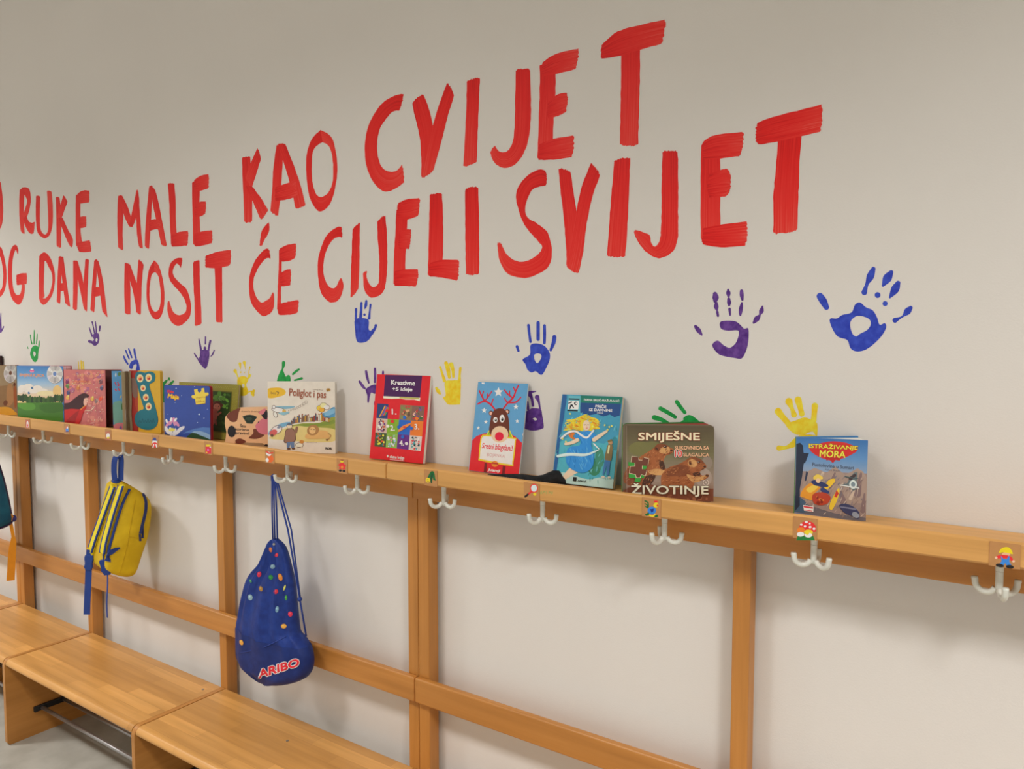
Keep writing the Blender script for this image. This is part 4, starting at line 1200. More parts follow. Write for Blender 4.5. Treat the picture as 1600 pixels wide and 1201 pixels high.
# --- reindeer colouring book
def d_sretni(A, c):
    R = (200, 35, 45)
    A.poly([(210, 660), (250, 625), (310, 605), (380, 598), (540, 600), (600, 630), (640, 665), (667, 692), (632, 958), (186, 914)], R)
    for q in ([(295, 158, 16)], ): A.poly([(282, 150), (310, 152), (306, 168), (296, 162), (285, 166)], (235, 238, 235))
    for x, y, r in ((443, 242, 46), (312, 404, 27), (606, 378, 26), (331, 506, 19), (618, 501, 19), (262, 557, 17)): A.star(x, y, r, (235, 238, 235))
    A.poly([(672, 598), (662, 615), (668, 628), (671, 628)], (235, 238, 235))
    for q in ([(416, 402, 7), (372, 352, 8), (315, 322, 8), (250, 345, 6)], [(315, 322, 7), (285, 272, 7), (262, 225, 6)], [(288, 275, 6), (303, 232, 5)], [(318, 318, 6), (345, 285, 6), (380, 235, 5)], [(342, 285, 5), (338, 255, 5)], [(378, 352, 6), (395, 303, 5)],
              [(490, 392, 7), (530, 342, 8), (580, 296, 8), (606, 232, 7), (630, 185, 6)], [(578, 298, 7), (530, 262, 7), (500, 225, 6)], [(548, 272, 5), (548, 235, 5)], [(602, 245, 6), (583, 203, 5)], [(535, 338, 7), (605, 335, 7), (650, 295, 6)], [(530, 340, 6), (497, 297, 5)]):
        A.chain(q, (190, 30, 50))
    A.poly([(340, 622), (372, 580), (372, 640)], (130, 175, 40)); A.poly([(545, 585), (580, 640), (545, 640)], (130, 175, 40))
    A.ell(377, 428, 21, 22, (95, 45, 32)); A.ell(376, 430, 14, 15, (225, 165, 145)); A.ell(527, 418, 23, 22, (95, 45, 32)); A.ell(524, 419, 14, 14, (225, 165, 145))
    A.poly([(368, 600), (372, 500), (392, 420), (440, 388), (495, 395), (530, 440), (545, 520), (540, 610), (460, 640)], (95, 45, 32), 4)
    A.ell(419, 488, 20, 25, (240, 238, 232)); A.ell(481, 477, 23, 34, (240, 238, 232)); A.ell(423, 489, 10, 14, (25, 22, 22)); A.ell(483, 484, 11, 15, (25, 22, 22)); A.ell(421, 483, 4, 5, (240, 240, 240)); A.ell(480, 478, 4, 5, (240, 240, 240))
    A.chain([(335, 625, 4), (362, 582, 4)], (225, 210, 60)); A.chain([(550, 580, 4), (575, 635, 4)], (225, 210, 60))
    A.poly([(300, 622), (330, 615), (590, 640), (607, 665), (585, 850), (560, 874), (300, 835), (273, 808), (285, 650)], (235, 185, 40), 3)
    A.poly([(310, 634), (340, 628), (582, 652), (595, 675), (574, 842), (552, 861), (308, 822), (285, 800), (296, 655)], (225, 220, 210), 3)
    A.ell(461, 612, 78, 70, (232, 185, 155)); A.ell(457, 630, 40, 38, (205, 25, 60))
    A.text('Sretni blagdani!', (303, 686), (582, 704), (575, 768), (298, 742), (200, 30, 50), .15, fat=1.2)
    A.text('BOJANKA', (350, 768), (512, 783), (508, 816), (347, 803), (190, 140, 140))
    A.poly([(328, 850), (350, 853), (346, 930), (322, 926)], (110, 28, 35)); A.poly([(493, 874), (517, 877), (508, 944), (484, 941)], (110, 28, 35))
    A.ell(421, 859, 30, 25, (225, 130, 45)); A.chain([(396, 852, 6), (446, 858, 6)], (170, 50, 40))
    A.text('Jutarnji', (360, 896), (468, 906), (466, 934), (358, 922), (235, 225, 220), .2, fat=1.5)


c = Cover(K4(250, 143), K4(718, 175), K4(630, 960), K4(185, 915), yl=-.055, yr=-.057, lean=10.5, name='sretni', up=.0008)
make_book('slim blue and red colouring book with a red-nosed reindeer cover', c, .005, (88, 148, 192), K4, d_sretni, hard=False, rad=.0008, back_rgb=(150, 160, 170))


# --- teal storybook with flying girl
def d_price(A, c):
    r = random.Random(5)
    sk = (228, 190, 165)
    A.poly([(960, 700), (1080, 640), (1400, 700), (1540, 620), (1500, 1000), (1470, 1086), (932, 1026)], (72, 160, 178))
    A.poly([(940, 1000), (1010, 945), (1110, 965), (1250, 1005), (1390, 985), (1485, 1010), (1470, 1086), (932, 1026)], (165, 195, 190), 3)
    A.ell(1310, 900, 60, 75, (50, 120, 90)); A.ell(1360, 820, 40, 90, (60, 130, 110)); A.ell(1500, 700, 30, 60, (50, 125, 140))
    A.poly([(1030, 260), (1066, 264), (1062, 330), (1052, 380), (1040, 470), (1020, 560), (1010, 640), (995, 740), (985, 850), (970, 940), (978, 1034), (930, 1025)], (35, 85, 140), 2)
    A.quad((1195, 270), (1580, 292), (1566, 352), (1190, 336), (20, 110, 95)); A.poly([(1190, 336), (1566, 352), (1550, 455), (1500, 468), (1460, 445), (1400, 462), (1340, 438), (1270, 450), (1190, 425)], (28, 68, 125))
    A.quad((1085, 270), (1195, 276), (1188, 420), (1074, 412), (90, 165, 180))
    A.quad((1086, 295), (1186, 300), (1185, 311), (1085, 306), (25, 30, 40)); A.quad((1072, 398), (1168, 402), (1167, 414), (1071, 410), (25, 30, 40))
    A.quad((1084, 316), (1180, 320), (1172, 396), (1076, 392), (225, 230, 225))
    A.ell(1150, 342, 16, 16, (30, 35, 45)); A.ell(1155, 342, 8, 8, (225, 230, 225)); A.chain([(1095, 390, 4), (1110, 355, 8), (1130, 380, 4)], (30, 35, 45)); A.chain([(1085, 340, 4), (1110, 330, 6)], (30, 35, 45))
    A.text('IVANA BRLIĆ-MAŽURANIĆ', (1228, 294), (1550, 312), (1548, 335), (1226, 318), (215, 235, 215), fat=.6)
    A.text('PRIČE', (1332, 350), (1430, 356), (1428, 388), (1330, 381), (232, 238, 235), fat=1.2); A.text('IZ DAVNINE', (1275, 388), (1482, 400), (1480, 421), (1273, 410), (232, 238, 235), fat=1.2); A.text('IZBOR', (1345, 422), (1402, 426), (1401, 438), (1344, 434), (232, 238, 235))
    A.poly([(1080, 620), (1110, 590), (1150, 620), (1160, 650), (1120, 660)], (205, 110, 40), 3)
    A.poly([(1030, 580), (1070, 560), (1060, 535), (1110, 515), (1058, 490), (1140, 478), (1200, 452), (1250, 440), (1290, 465), (1340, 480), (1372, 522), (1350, 545), (1368, 570), (1300, 575), (1282, 605), (1210, 590), (1150, 575), (1090, 580)], (235, 190, 45), 3)
    A.scatter(r, (1090, 490, 1190, 570), 8, [(215, 140, 40), (245, 215, 90)], 6, 18); A.scatter(r, (1290, 490, 1340, 560), 5, [(215, 140, 40), (245, 215, 90)], 6, 14)
    A.ell(1247, 540, 34, 48, sk); A.chain([(1230, 535, 2), (1240, 533, 2)], (70, 60, 60)); A.chain([(1258, 533, 2), (1268, 534, 2)], (70, 60, 60)); A.chain([(1245, 562, 3), (1258, 561, 3)], (190, 90, 80)); A.chain([(1240, 580, 14), (1245, 602, 16)], sk)
    A.chain([(1165, 665, 18), (1110, 690, 15), (1055, 700, 11)], sk); A.chain([(1315, 665, 18), (1370, 630, 15), (1430, 592, 10)], sk)
    A.chain([(1125, 905, 24), (1070, 950, 16), (1015, 1003, 9)], sk); A.chain([(1150, 930, 20), (1095, 965, 14), (1040, 1002, 9)], sk)
    A.poly([(1138, 622), (1220, 592), (1290, 590), (1335, 632), (1325, 668), (1295, 655), (1288, 720), (1310, 800), (1295, 900), (1220, 950), (1130, 930), (1070, 880), (1058, 800), (1090, 730), (1180, 715), (1190, 665), (1150, 660)], (45, 130, 200), 3)
    A.chain([(1110, 780, 6), (1170, 740, 5), (1250, 745, 4)], (90, 165, 215)); A.chain([(1130, 890, 7), (1180, 850, 6), (1210, 800, 4)], (90, 165, 215)); A.chain([(1215, 930, 6), (1260, 870, 6)], (30, 100, 170))
    A.chain([(1015, 650, 7), (1085, 600, 9), (1150, 592, 8), (1225, 640, 9), (1262, 640, 8), (1310, 585, 7)], (215, 228, 225)); A.chain([(985, 805, 12), (1100, 790, 13), (1240, 795, 11), (1350, 755, 5)], (190, 218, 220)); A.chain([(1310, 700, 6), (1355, 745, 4)], (215, 228, 225))
    rb = random.Random(17)
    A.hatch(rb, [(1050, 470), (1540, 470), (1500, 1000), (1000, 980)], 90, [(88, 172, 190), (60, 148, 170), (110, 188, 196), (52, 132, 128)], -70, 46, 4)
    A.hatch(rb, [(1030, 580), (1060, 490), (1140, 478), (1250, 440), (1340, 480), (1372, 522), (1368, 570), (1300, 575), (1282, 500), (1210, 500), (1200, 590), (1090, 580)], 70, [(248, 216, 92), (222, 150, 36), (205, 120, 30), (240, 190, 60)], 20, 44, 4)
    A.ell(1247, 540, 32, 46, sk); A.chain([(1228, 536, 2.5), (1240, 533, 2.5)], (70, 60, 60)); A.chain([(1258, 533, 2.5), (1269, 535, 2.5)], (70, 60, 60)); A.chain([(1243, 563, 3), (1258, 561, 3)], (190, 90, 80)); A.chain([(1250, 535, 1.5), (1252, 550, 2)], (190, 140, 120))
    A.poly([(1138, 622), (1220, 592), (1290, 590), (1335, 632), (1325, 668), (1295, 655), (1288, 720), (1310, 800), (1295, 900), (1220, 950), (1130, 930), (1070, 880), (1058, 800), (1090, 730), (1180, 715), (1190, 665), (1150, 660)], (45, 130, 200), 3)
    A.hatch(rb, [(1090, 730), (1288, 720), (1310, 800), (1295, 900), (1220, 950), (1130, 930), (1070, 880), (1058, 800)], 46, [(66, 148, 210), (32, 112, 184), (90, 166, 218)], 75, 60, 4)
    A.hatch(rb, [(1180, 600), (1290, 600), (1288, 715), (1190, 710)], 16, [(66, 148, 210), (32, 112, 184)], 80, 40, 3)
    A.chain([(1015, 650, 7), (1085, 600, 9), (1150, 592, 8), (1225, 640, 9), (1262, 640, 8), (1310, 585, 7)], (215, 228, 225)); A.chain([(985, 805, 12), (1100, 790, 13), (1240, 795, 11), (1350, 755, 5)], (190, 218, 220))
    A.chain([(1315, 665, 18), (1370, 630, 15), (1430, 592, 10)], sk); A.chain([(1165, 665, 16), (1110, 690, 14), (1055, 700, 11)], sk)
    A.ell(1462, 690, 20, 22, (170, 130, 95)); A.chain([(1445, 680, 8), (1470, 672, 10)], (110, 100, 60)); A.poly([(1440, 710), (1480, 715), (1475, 800), (1460, 850), (1410, 845), (1420, 770)], (120, 105, 70), 3); A.chain([(1450, 720, 8), (1440, 780, 7)], (200, 195, 150))
    A.poly([(1410, 840), (1460, 850), (1440, 970), (1420, 972), (1425, 890), (1395, 970), (1385, 965)], (60, 110, 165)); A.ell(1390, 985, 16, 9, (200, 190, 175)); A.ell(1445, 990, 14, 9, (200, 190, 175))
    for x, y in ((1415, 540), (1455, 555), (1478, 548), (1440, 580), (1100, 435), (1060, 520), (1030, 655), (1060, 680)): A.star(x, y, 12, (235, 205, 90))
    A.quad((1124, 984), (1155, 987), (1150, 1021), (1119, 1018), (25, 25, 30)); A.text('Jutarnji', (1163, 1008), (1240, 1015), (1238, 1032), (1161, 1025), (30, 35, 40), .2, fat=.8)


c = Cover(K4(1030, 258), K4(1580, 290), K4(1470, 1085), K4(930, 1025), yl=-.078, yr=-.072, lean=14, name='price', up=.003)
make_book('teal storybook showing a blond girl flying in a blue dress', c, .014, (60, 140, 172), K4, d_price, hard=False, rad=.0008, page_rgb=(190, 180, 160))


# --- prairie animals puzzle book
def d_smij(A, c):
    A.grad(((228, 388), (1070, 394), (1058, 1015), (232, 1000)), [(0, (80, 70, 52)), (.2, (90, 82, 58)), (.42, (104, 100, 70)), (.65, (124, 112, 96)), (.85, (142, 126, 114)), (1, (126, 100, 84))])
    A.ell(380, 610, 120, 70, (106, 104, 62)); A.ell(480, 600, 120, 60, (104, 102, 62)); A.ell(960, 880, 80, 90, (152, 138, 128)); A.ell(1000, 740, 50, 60, (132, 120, 108))
    A.poly([(225, 990), (420, 940), (560, 970), (760, 985), (900, 1000), (1060, 985), (1058, 1075), (1030, 1105), (240, 1090)], (108, 62, 45), 3)
    A.scatter(random.Random(9), (300, 1035, 1030, 1090), 26, [(140, 90, 65), (85, 45, 35), (120, 75, 55)], 8, 26)
    br, br2, lt, dk = (148, 86, 48), (120, 66, 38), (192, 146, 92), (66, 38, 26)
    A.poly([(505, 595), (540, 562), (600, 568), (650, 595), (684, 618), (665, 655), (620, 670), (590, 710), (600, 790), (650, 830), (640, 860), (560, 850), (510, 870), (450, 955), (300, 965), (215, 930), (215, 850), (260, 770), (360, 690), (440, 640)], br, 3)
    A.poly([(215, 850), (270, 770), (330, 730), (350, 820), (330, 950), (220, 935)], br2, 3); A.poly([(540, 720), (585, 730), (600, 800), (560, 800)], dk, 3); A.poly([(420, 870), (510, 860), (460, 950), (380, 955)], dk, 3)
    A.ell(590, 615, 62, 42, lt, 12); A.poly([(500, 605), (540, 562), (600, 568), (640, 590), (580, 592), (535, 640)], br2, 3); A.ell(604, 590, 17, 12, dk); A.ell(662, 625, 12, 10, dk); A.ell(522, 605, 12, 18, br2)
    A.poly([(440, 820), (520, 800), (600, 815), (630, 840), (560, 860), (470, 850)], lt, 3)
    A.poly([(800, 715), (850, 688), (920, 698), (985, 758), (985, 790), (945, 812), (920, 835), (955, 862), (1000, 848), (1010, 870), (960, 905), (880, 920), (840, 985), (590, 985), (560, 930), (570, 850), (640, 785), (730, 755)], br, 3)
    A.poly([(640, 800), (760, 760), (830, 790), (820, 860), (700, 870), (610, 860)], br2, 3); A.ell(860, 745, 45, 40, lt, 20); A.poly([(845, 690), (930, 700), (975, 750), (930, 740), (890, 720)], br2, 3); A.ell(918, 735, 16, 11, dk); A.ell(975, 778, 12, 10, dk); A.ell(838, 742, 13, 20, br2)
    A.poly([(800, 850), (880, 870), (970, 860), (1005, 850), (960, 900), (860, 925)], lt, 3); A.ell(995, 862, 16, 10, dk); A.poly([(860, 840), (925, 830), (930, 860), (880, 870)], dk, 3)
    rf = random.Random(31)
    d1 = [(505, 595), (540, 562), (600, 568), (650, 595), (684, 618), (665, 655), (620, 670), (590, 710), (600, 790), (650, 830), (640, 860), (560, 850), (510, 870), (450, 955), (300, 965), (215, 930), (215, 850), (260, 770), (360, 690), (440, 640)]
    d2 = [(800, 715), (850, 688), (920, 698), (985, 758), (985, 790), (945, 812), (920, 835), (955, 862), (1000, 848), (1010, 870), (960, 905), (880, 920), (840, 985), (590, 985), (560, 930), (570, 850), (640, 785), (730, 755)]
    A.hatch(rf, d1, 150, [(132, 74, 42), (164, 102, 60), (112, 60, 36), (178, 120, 74)], 125, 34, 3)
    A.hatch(rf, d2, 170, [(132, 74, 42), (164, 102, 60), (112, 60, 36), (178, 120, 74)], 155, 34, 3)
    A.ell(604, 590, 15, 10, dk); A.ell(600, 587, 4, 3, (210, 190, 170)); A.ell(918, 735, 14, 9, dk); A.ell(914, 732, 4, 3, (210, 190, 170)); A.chain([(640, 655, 2), (665, 645, 3)], dk); A.chain([(940, 805, 2), (968, 795, 3)], dk)
    A.chain([(520, 600, 6), (530, 612, 6)], dk); A.chain([(836, 738, 6), (842, 752, 6)], dk)
    # jigsaw piece
    A.quad((252, 735), (312, 735), (310, 775), (258, 772), (50, 140, 55)); A.poly([(258, 838), (408, 850), (398, 885), (372, 885), (362, 925), (310, 918), (318, 886), (258, 882)], (50, 140, 55)); A.ell(402, 782, 24, 24, (50, 140, 55))
    piece = [(290, 682), (345, 688), (352, 716), (385, 720), (400, 692), (448, 705), (436, 770), (385, 768), (382, 800), (428, 806), (412, 862), (372, 850), (362, 880), (330, 880), (322, 850), (264, 838), (274, 778), (318, 775), (318, 742), (282, 740)]
    A.poly([(x + (4 if x > 350 else -4), y + (4 if y > 780 else -4)) for x, y in piece], (215, 195, 165)); A.poly(piece, (98, 55, 42))
    A.chain([(240, 392, 1.5), (238, 1020, 1.5)], (150, 130, 120))
    pk = (236, 205, 175)
    A.text('SMIJEŠNE', (355, 440), (934, 438), (932, 547), (352, 547), (160, 60, 40), fat=6); A.text('SMIJEŠNE', (355, 440), (934, 438), (932, 547), (352, 547), pk, fat=2.5)
    A.text('SLIKOVNICA SA', (695, 580), (1020, 582), (1018, 614), (695, 614), (225, 165, 130), fat=1.5)
    A.text('10', (695, 622), (762, 622), (762, 684), (695, 684), (240, 230, 215), fat=6); A.text('10', (695, 622), (762, 622), (762, 684), (695, 684), (205, 60, 45), fat=2)
    A.text('SLAGALICA', (775, 645), (1018, 648), (1018, 680), (775, 678), (225, 165, 130), fat=1.5)
    A.text('ŽIVOTINJE', (278, 935), (1003, 938), (1000, 1058), (278, 1056), (70, 45, 30), fat=6); A.text('ŽIVOTINJE', (278, 935), (1003, 938), (1000, 1058), (278, 1056), (232, 226, 190), fat=2.5)
    A.ring(981, 925, 27, 27, 4, (215, 200, 190)); A.text('R', (972, 914), (992, 914), (992, 938), (972, 938), (215, 200, 190))


c = Cover(K5(205, 372), K5(1078, 384), K5(1048, 1112), K5(192, 1086), yl=-.155, yr=-.070, lean=1, name='smij')
make_book('brown board book with two ground squirrels, standing open', c, .012, (96, 84, 66), K5, d_smij, back_rgb=(45, 110, 50), rad=.010, open_to=1085, page_rgb=(150, 70, 60), spine_rgb=(70, 120, 60))


# --- adventure comic book
def d_istr(A, c):
    r = random.Random(11)
    A.grad(((240, 84), (658, 104), (654, 330), (236, 300)), [(0, (52, 102, 160)), (.5, (84, 130, 180)), (1, (135, 150, 172))])
    A.poly([(236, 290), (655, 300), (648, 578), (231, 540)], (138, 122, 118))
    A.poly([(290, 330), (350, 270), (420, 300), (470, 260), (530, 310), (600, 270), (653, 330), (650, 470), (300, 480)], (150, 132, 122), 2)
    for q in ([(440, 380, 14), (470, 300, 5)], [(600, 420, 22), (620, 300, 6)], [(520, 470, 20), (500, 400, 6)], [(630, 520, 14), (640, 420, 5)]): A.chain(q, (118, 100, 102))
    for q in ([(400, 300, 8), (380, 340, 8)], [(560, 450, 10), (590, 380, 4)], [(480, 440, 8), (515, 360, 4)]): A.chain(q, (180, 165, 150))
    A.poly([(233, 480), (330, 500), (470, 540), (648, 560), (647, 580), (231, 542)], (95, 92, 100), 2); A.poly([(233, 440), (290, 470), (330, 530), (231, 540)], (60, 85, 110), 2)
    A.poly([(240, 125), (262, 118), (280, 135), (284, 180), (316, 182), (296, 235), (285, 245), (276, 320), (262, 400), (262, 500), (234, 535)], (32, 42, 62), 1)
    A.poly([(300, 290), (312, 300), (300, 350), (290, 350)], (40, 50, 75))
    A.poly([(318, 152), (390, 120), (460, 110), (540, 121), (603, 156), (560, 192), (505, 215), (470, 222), (458, 240), (440, 224), (405, 215), (355, 192)], (185, 40, 40), 2)
    A.poly([(412, 205), (505, 208), (498, 226), (474, 222), (459, 240), (444, 222), (420, 224)], (165, 32, 36))
    A.text('ISTRAŽIVANJE', (316, 117), (602, 134), (599, 166), (316, 158), (120, 60, 30), fat=3); A.text('ISTRAŽIVANJE', (316, 117), (602, 134), (599, 166), (316, 158), (235, 195, 60), fat=1)
    A.text('MORA', (382, 163), (532, 170), (529, 208), (380, 203), (120, 60, 30), fat=3); A.text('MORA', (382, 163), (532, 170), (529, 208), (380, 203), (240, 205, 70), fat=1.3)
    A.text('Pustolovina u Sumari', (337, 238), (578, 258), (577, 277), (336, 259), (62, 72, 92), fat=.6); A.text('Adam Blade', (412, 273), (498, 281), (497, 292), (411, 285), (70, 80, 100))
    A.hatch(random.Random(6), [(280, 330), (650, 310), (646, 560), (300, 520)], 130, [(160, 144, 136), (120, 104, 104), (182, 168, 156), (136, 116, 108), (112, 110, 122)], -62, 34, 3.4, 18)
    # flying craft and rider
    A.poly([(265, 440), (285, 395), (330, 360), (390, 368), (375, 400), (345, 430), (335, 465), (290, 452)], (205, 140, 45), 3); A.poly([(340, 430), (400, 415), (445, 440), (430, 480), (385, 495), (345, 480)], (165, 60, 40), 3); A.poly([(300, 400), (350, 370), (380, 375), (330, 420)], (235, 180, 70), 3)
    A.scatter(r, (350, 435, 430, 480), 8, [(220, 130, 50), (120, 40, 30)], 5, 12); A.poly([(465, 332), (470, 350), (425, 400), (405, 390), (430, 345)], (225, 175, 50), 2); A.poly([(490, 388), (497, 410), (480, 470), (455, 518), (438, 508), (450, 460)], (230, 180, 55), 3); A.poly([(480, 400), (493, 420), (480, 445), (466, 440)], (180, 50, 40))
    A.poly([(330, 350), (370, 345), (430, 370), (420, 385), (350, 375)], (40, 50, 95), 2); A.ell(372, 342, 14, 18, (225, 180, 145)); A.chain([(352, 330, 10), (370, 320, 12), (392, 330, 9)], (215, 185, 80)); A.chain([(400, 400, 14), (430, 415, 8)], (45, 60, 110))
    A.poly([(498, 370), (540, 360), (555, 330), (580, 295), (600, 292), (595, 345), (605, 385), (578, 402), (555, 380)], (90, 105, 110), 1); A.ell(575, 365, 22, 26, (190, 205, 205)); A.ell(575, 365, 12, 15, (110, 130, 140)); A.chain([(560, 330, 10), (585, 310, 8)], (60, 50, 55)); A.chain([(500, 370, 3), (608, 385, 3)], (200, 205, 205)); A.chain([(530, 320, 3), (600, 330, 3)], (60, 80, 85))
    A.poly([(495, 490), (530, 480), (575, 495), (612, 530), (605, 568), (565, 550), (520, 530)], (52, 58, 92), 2); A.ell(590, 545, 22, 16, (130, 140, 155), 30); A.chain([(505, 500, 4), (590, 510, 5)], (110, 115, 140))
    A.poly([(282, 496), (346, 503), (344, 536), (288, 530)], (235, 232, 228)); A.chain([(290, 506, 5), (338, 512, 5)], (190, 60, 70)); A.chain([(292, 526, 2), (336, 531, 2)], (190, 60, 70))


c = Cover(K6(238, 83), K6(658, 105), K6(648, 580), K6(229, 562), yl=-.098, yr=-.070, lean=1, name='istr')
make_book('blue adventure book with a red title burst, standing open at the right', c, .008, (110, 120, 145), K6, d_istr, back_rgb=(60, 120, 175), rad=.0015, open_to=1340, spine_rgb=(70, 115, 50))


# --- white picture book
def d_poli(A, c):
    r = random.Random(21)
    ol = (95, 70, 60)
    A.poly([(92, 285), (150, 268), (215, 270), (250, 300), (235, 330), (180, 350), (130, 362), (95, 352)], (215, 170, 50), 4); A.text('bez', (122, 303), (165, 303), (165, 325), (122, 325), ol); A.chain([(170, 303, 3), (188, 310, 3), (178, 332, 2.5)], ol)
    A.poly([(105, 668), (160, 610), (240, 575), (300, 572), (250, 610), (160, 650), (108, 690)], (110, 160, 190), 3); A.poly([(560, 500), (620, 470), (692, 425), (696, 520), (640, 555), (580, 545)], (80, 140, 180), 3); A.poly([(600, 480), (692, 440), (692, 480), (620, 510)], (120, 170, 200), 3)
    A.poly([(280, 610), (400, 580), (560, 572), (700, 515), (704, 640), (560, 620), (420, 620)], (140, 150, 65), 3); A.poly([(112, 715), (200, 650), (300, 610), (420, 605), (560, 615), (704, 635), (706, 735), (560, 750), (400, 745), (250, 730)], (205, 190, 125), 3)
    A.poly([(380, 590), (520, 580), (640, 560), (690, 545), (690, 580), (540, 605), (420, 608)], (120, 140, 60), 3)
    for i in range(26):
        x = 300 + i * 13.5; t = i / 25.0; y = 588 - 25 * math.sin(t * 3.0) + (-18 * t if t > .6 else 0); h_ = r.uniform(18, 50) * (1 + .5 * math.sin(t * 3.1))
        cc = r.choice([(190, 150, 60), (150, 60, 60), (205, 190, 160), (80, 90, 110), (200, 120, 60), (120, 90, 70), (225, 215, 200)])
        A.rect(x - 1, y - h_ - 2, x + 12, y, ol); A.rect(x + 1, y - h_, x + 10, y - 2, cc); A.poly([(x - 2, y - h_), (x + 5.5, y - h_ - 14), (x + 13, y - h_)], r.choice([(130, 60, 50), (70, 75, 95), (170, 110, 60)]))
    A.poly([(160, 435), (330, 428), (290, 450), (180, 455)], (120, 165, 185), 3); A.ell(190, 465, 60, 24, ol, 8); A.ell(190, 465, 55, 20, (225, 222, 215), 8); A.ell(150, 440, 16, 18, ol); A.ell(150, 440, 12, 14, (225, 222, 215)); A.ell(165, 505, 18, 28, ol, -20); A.ell(165, 505, 14, 23, (220, 215, 205), -20); A.ell(240, 475, 16, 18, (200, 165, 90))
    A.poly([(190, 490), (290, 480), (240, 510)], (130, 175, 190), 3)
    for i in range(9): A.ring(280 + i * 19, 468 - i * 4 - (i * i) * .75, 5 + i * 1.1, 5 + i * 1.1, 1.8, ol, 12)
    for x, y, q in ((560, 440, 30), (590, 415, 30), (620, 430, 26), (575, 455, 24)): A.ell(x, y, q + 3, q * .8 + 3, ol)
    for x, y, q, cc in ((560, 440, 30, (225, 185, 70)), (590, 415, 30, (222, 210, 160)), (620, 430, 26, (225, 222, 215)), (575, 455, 24, (225, 160, 60))): A.ell(x, y, q, q * .8, cc)
    A.ell(632, 270, 20, 14, (170, 130, 60)); A.chain([(620, 285, 3), (640, 260, 3)], (110, 80, 40))
    A.ell(178, 640, 52, 36, ol, -30); A.ell(178, 640, 48, 32, (215, 205, 205), -30); A.ell(150, 665, 36, 26, (190, 90, 90), -30); A.ell(200, 615, 20, 12, (120, 130, 150), -30); A.ell(140, 690, 12, 14, ol)
    A.ell(290, 604, 26, 26, ol); A.ell(290, 608, 22, 20, (225, 195, 170)); A.ell(288, 590, 24, 9, (90, 105, 125)); A.poly([(262, 635), (325, 628), (345, 690), (338, 745), (248, 755), (250, 690)], ol, 3); A.poly([(266, 640), (321, 634), (339, 690), (332, 740), (254, 749), (256, 690)], (140, 105, 90), 3)
    A.poly([(268, 748), (334, 745), (335, 800), (310, 800), (300, 770), (292, 802), (270, 802)], (95, 120, 160)); A.chain([(345, 660, 12), (355, 620, 12)], (130, 95, 80)); A.ell(288, 808, 16, 8, ol); A.ell(328, 806, 16, 8, ol)
    A.ell(380, 775, 36, 22, ol); A.ell(380, 775, 32, 18, (225, 215, 195)); A.ell(400, 745, 20, 16, (190, 130, 60)); A.chain([(358, 790, 5), (354, 812, 5)], (215, 205, 185)); A.chain([(400, 790, 5), (402, 812, 5)], (215, 205, 185))
    A.poly([(430, 690), (470, 660), (560, 640), (630, 650), (650, 690), (640, 712), (560, 718), (450, 718)], (205, 165, 105), 4); A.ell(500, 640, 55, 48, (160, 120, 75), -20); A.ell(495, 642, 30, 32, (215, 175, 120)); A.chain([(480, 632, 3), (490, 630, 3)], ol); A.chain([(505, 632, 3), (514, 634, 3)], ol); A.chain([(640, 670, 5), (665, 690, 4), (640, 725, 4)], (170, 130, 80)); A.ell(630, 728, 12, 9, (120, 85, 60))
    A.text('Poliglot i pas', (283, 270), (612, 283), (610, 368), (281, 356), (150, 90, 70), fat=1.5)
    A.text('Ludwig Bauer', (492, 267), (588, 270), (588, 281), (492, 279), ol); A.text('Ilustrirao', (445, 745), (540, 745), (540, 753), (445, 753), ol); A.text('PROFIL', (617, 795), (677, 797), (677, 818), (617, 816), (60, 55, 60), fat=1)


c = Cover(K3(92, 215), K3(690, 195), K3(710, 855), K3(112, 842), yl=-.150, yr=-.045, lean=1, name='poli')
make_book('square white picture book with a drawn village, lion and man', c, .010, (208, 203, 193), K3, d_poli, back_rgb=(200, 196, 188), rad=.001, open_to=K3(720, 0)[0], page_rgb=(215, 212, 205))


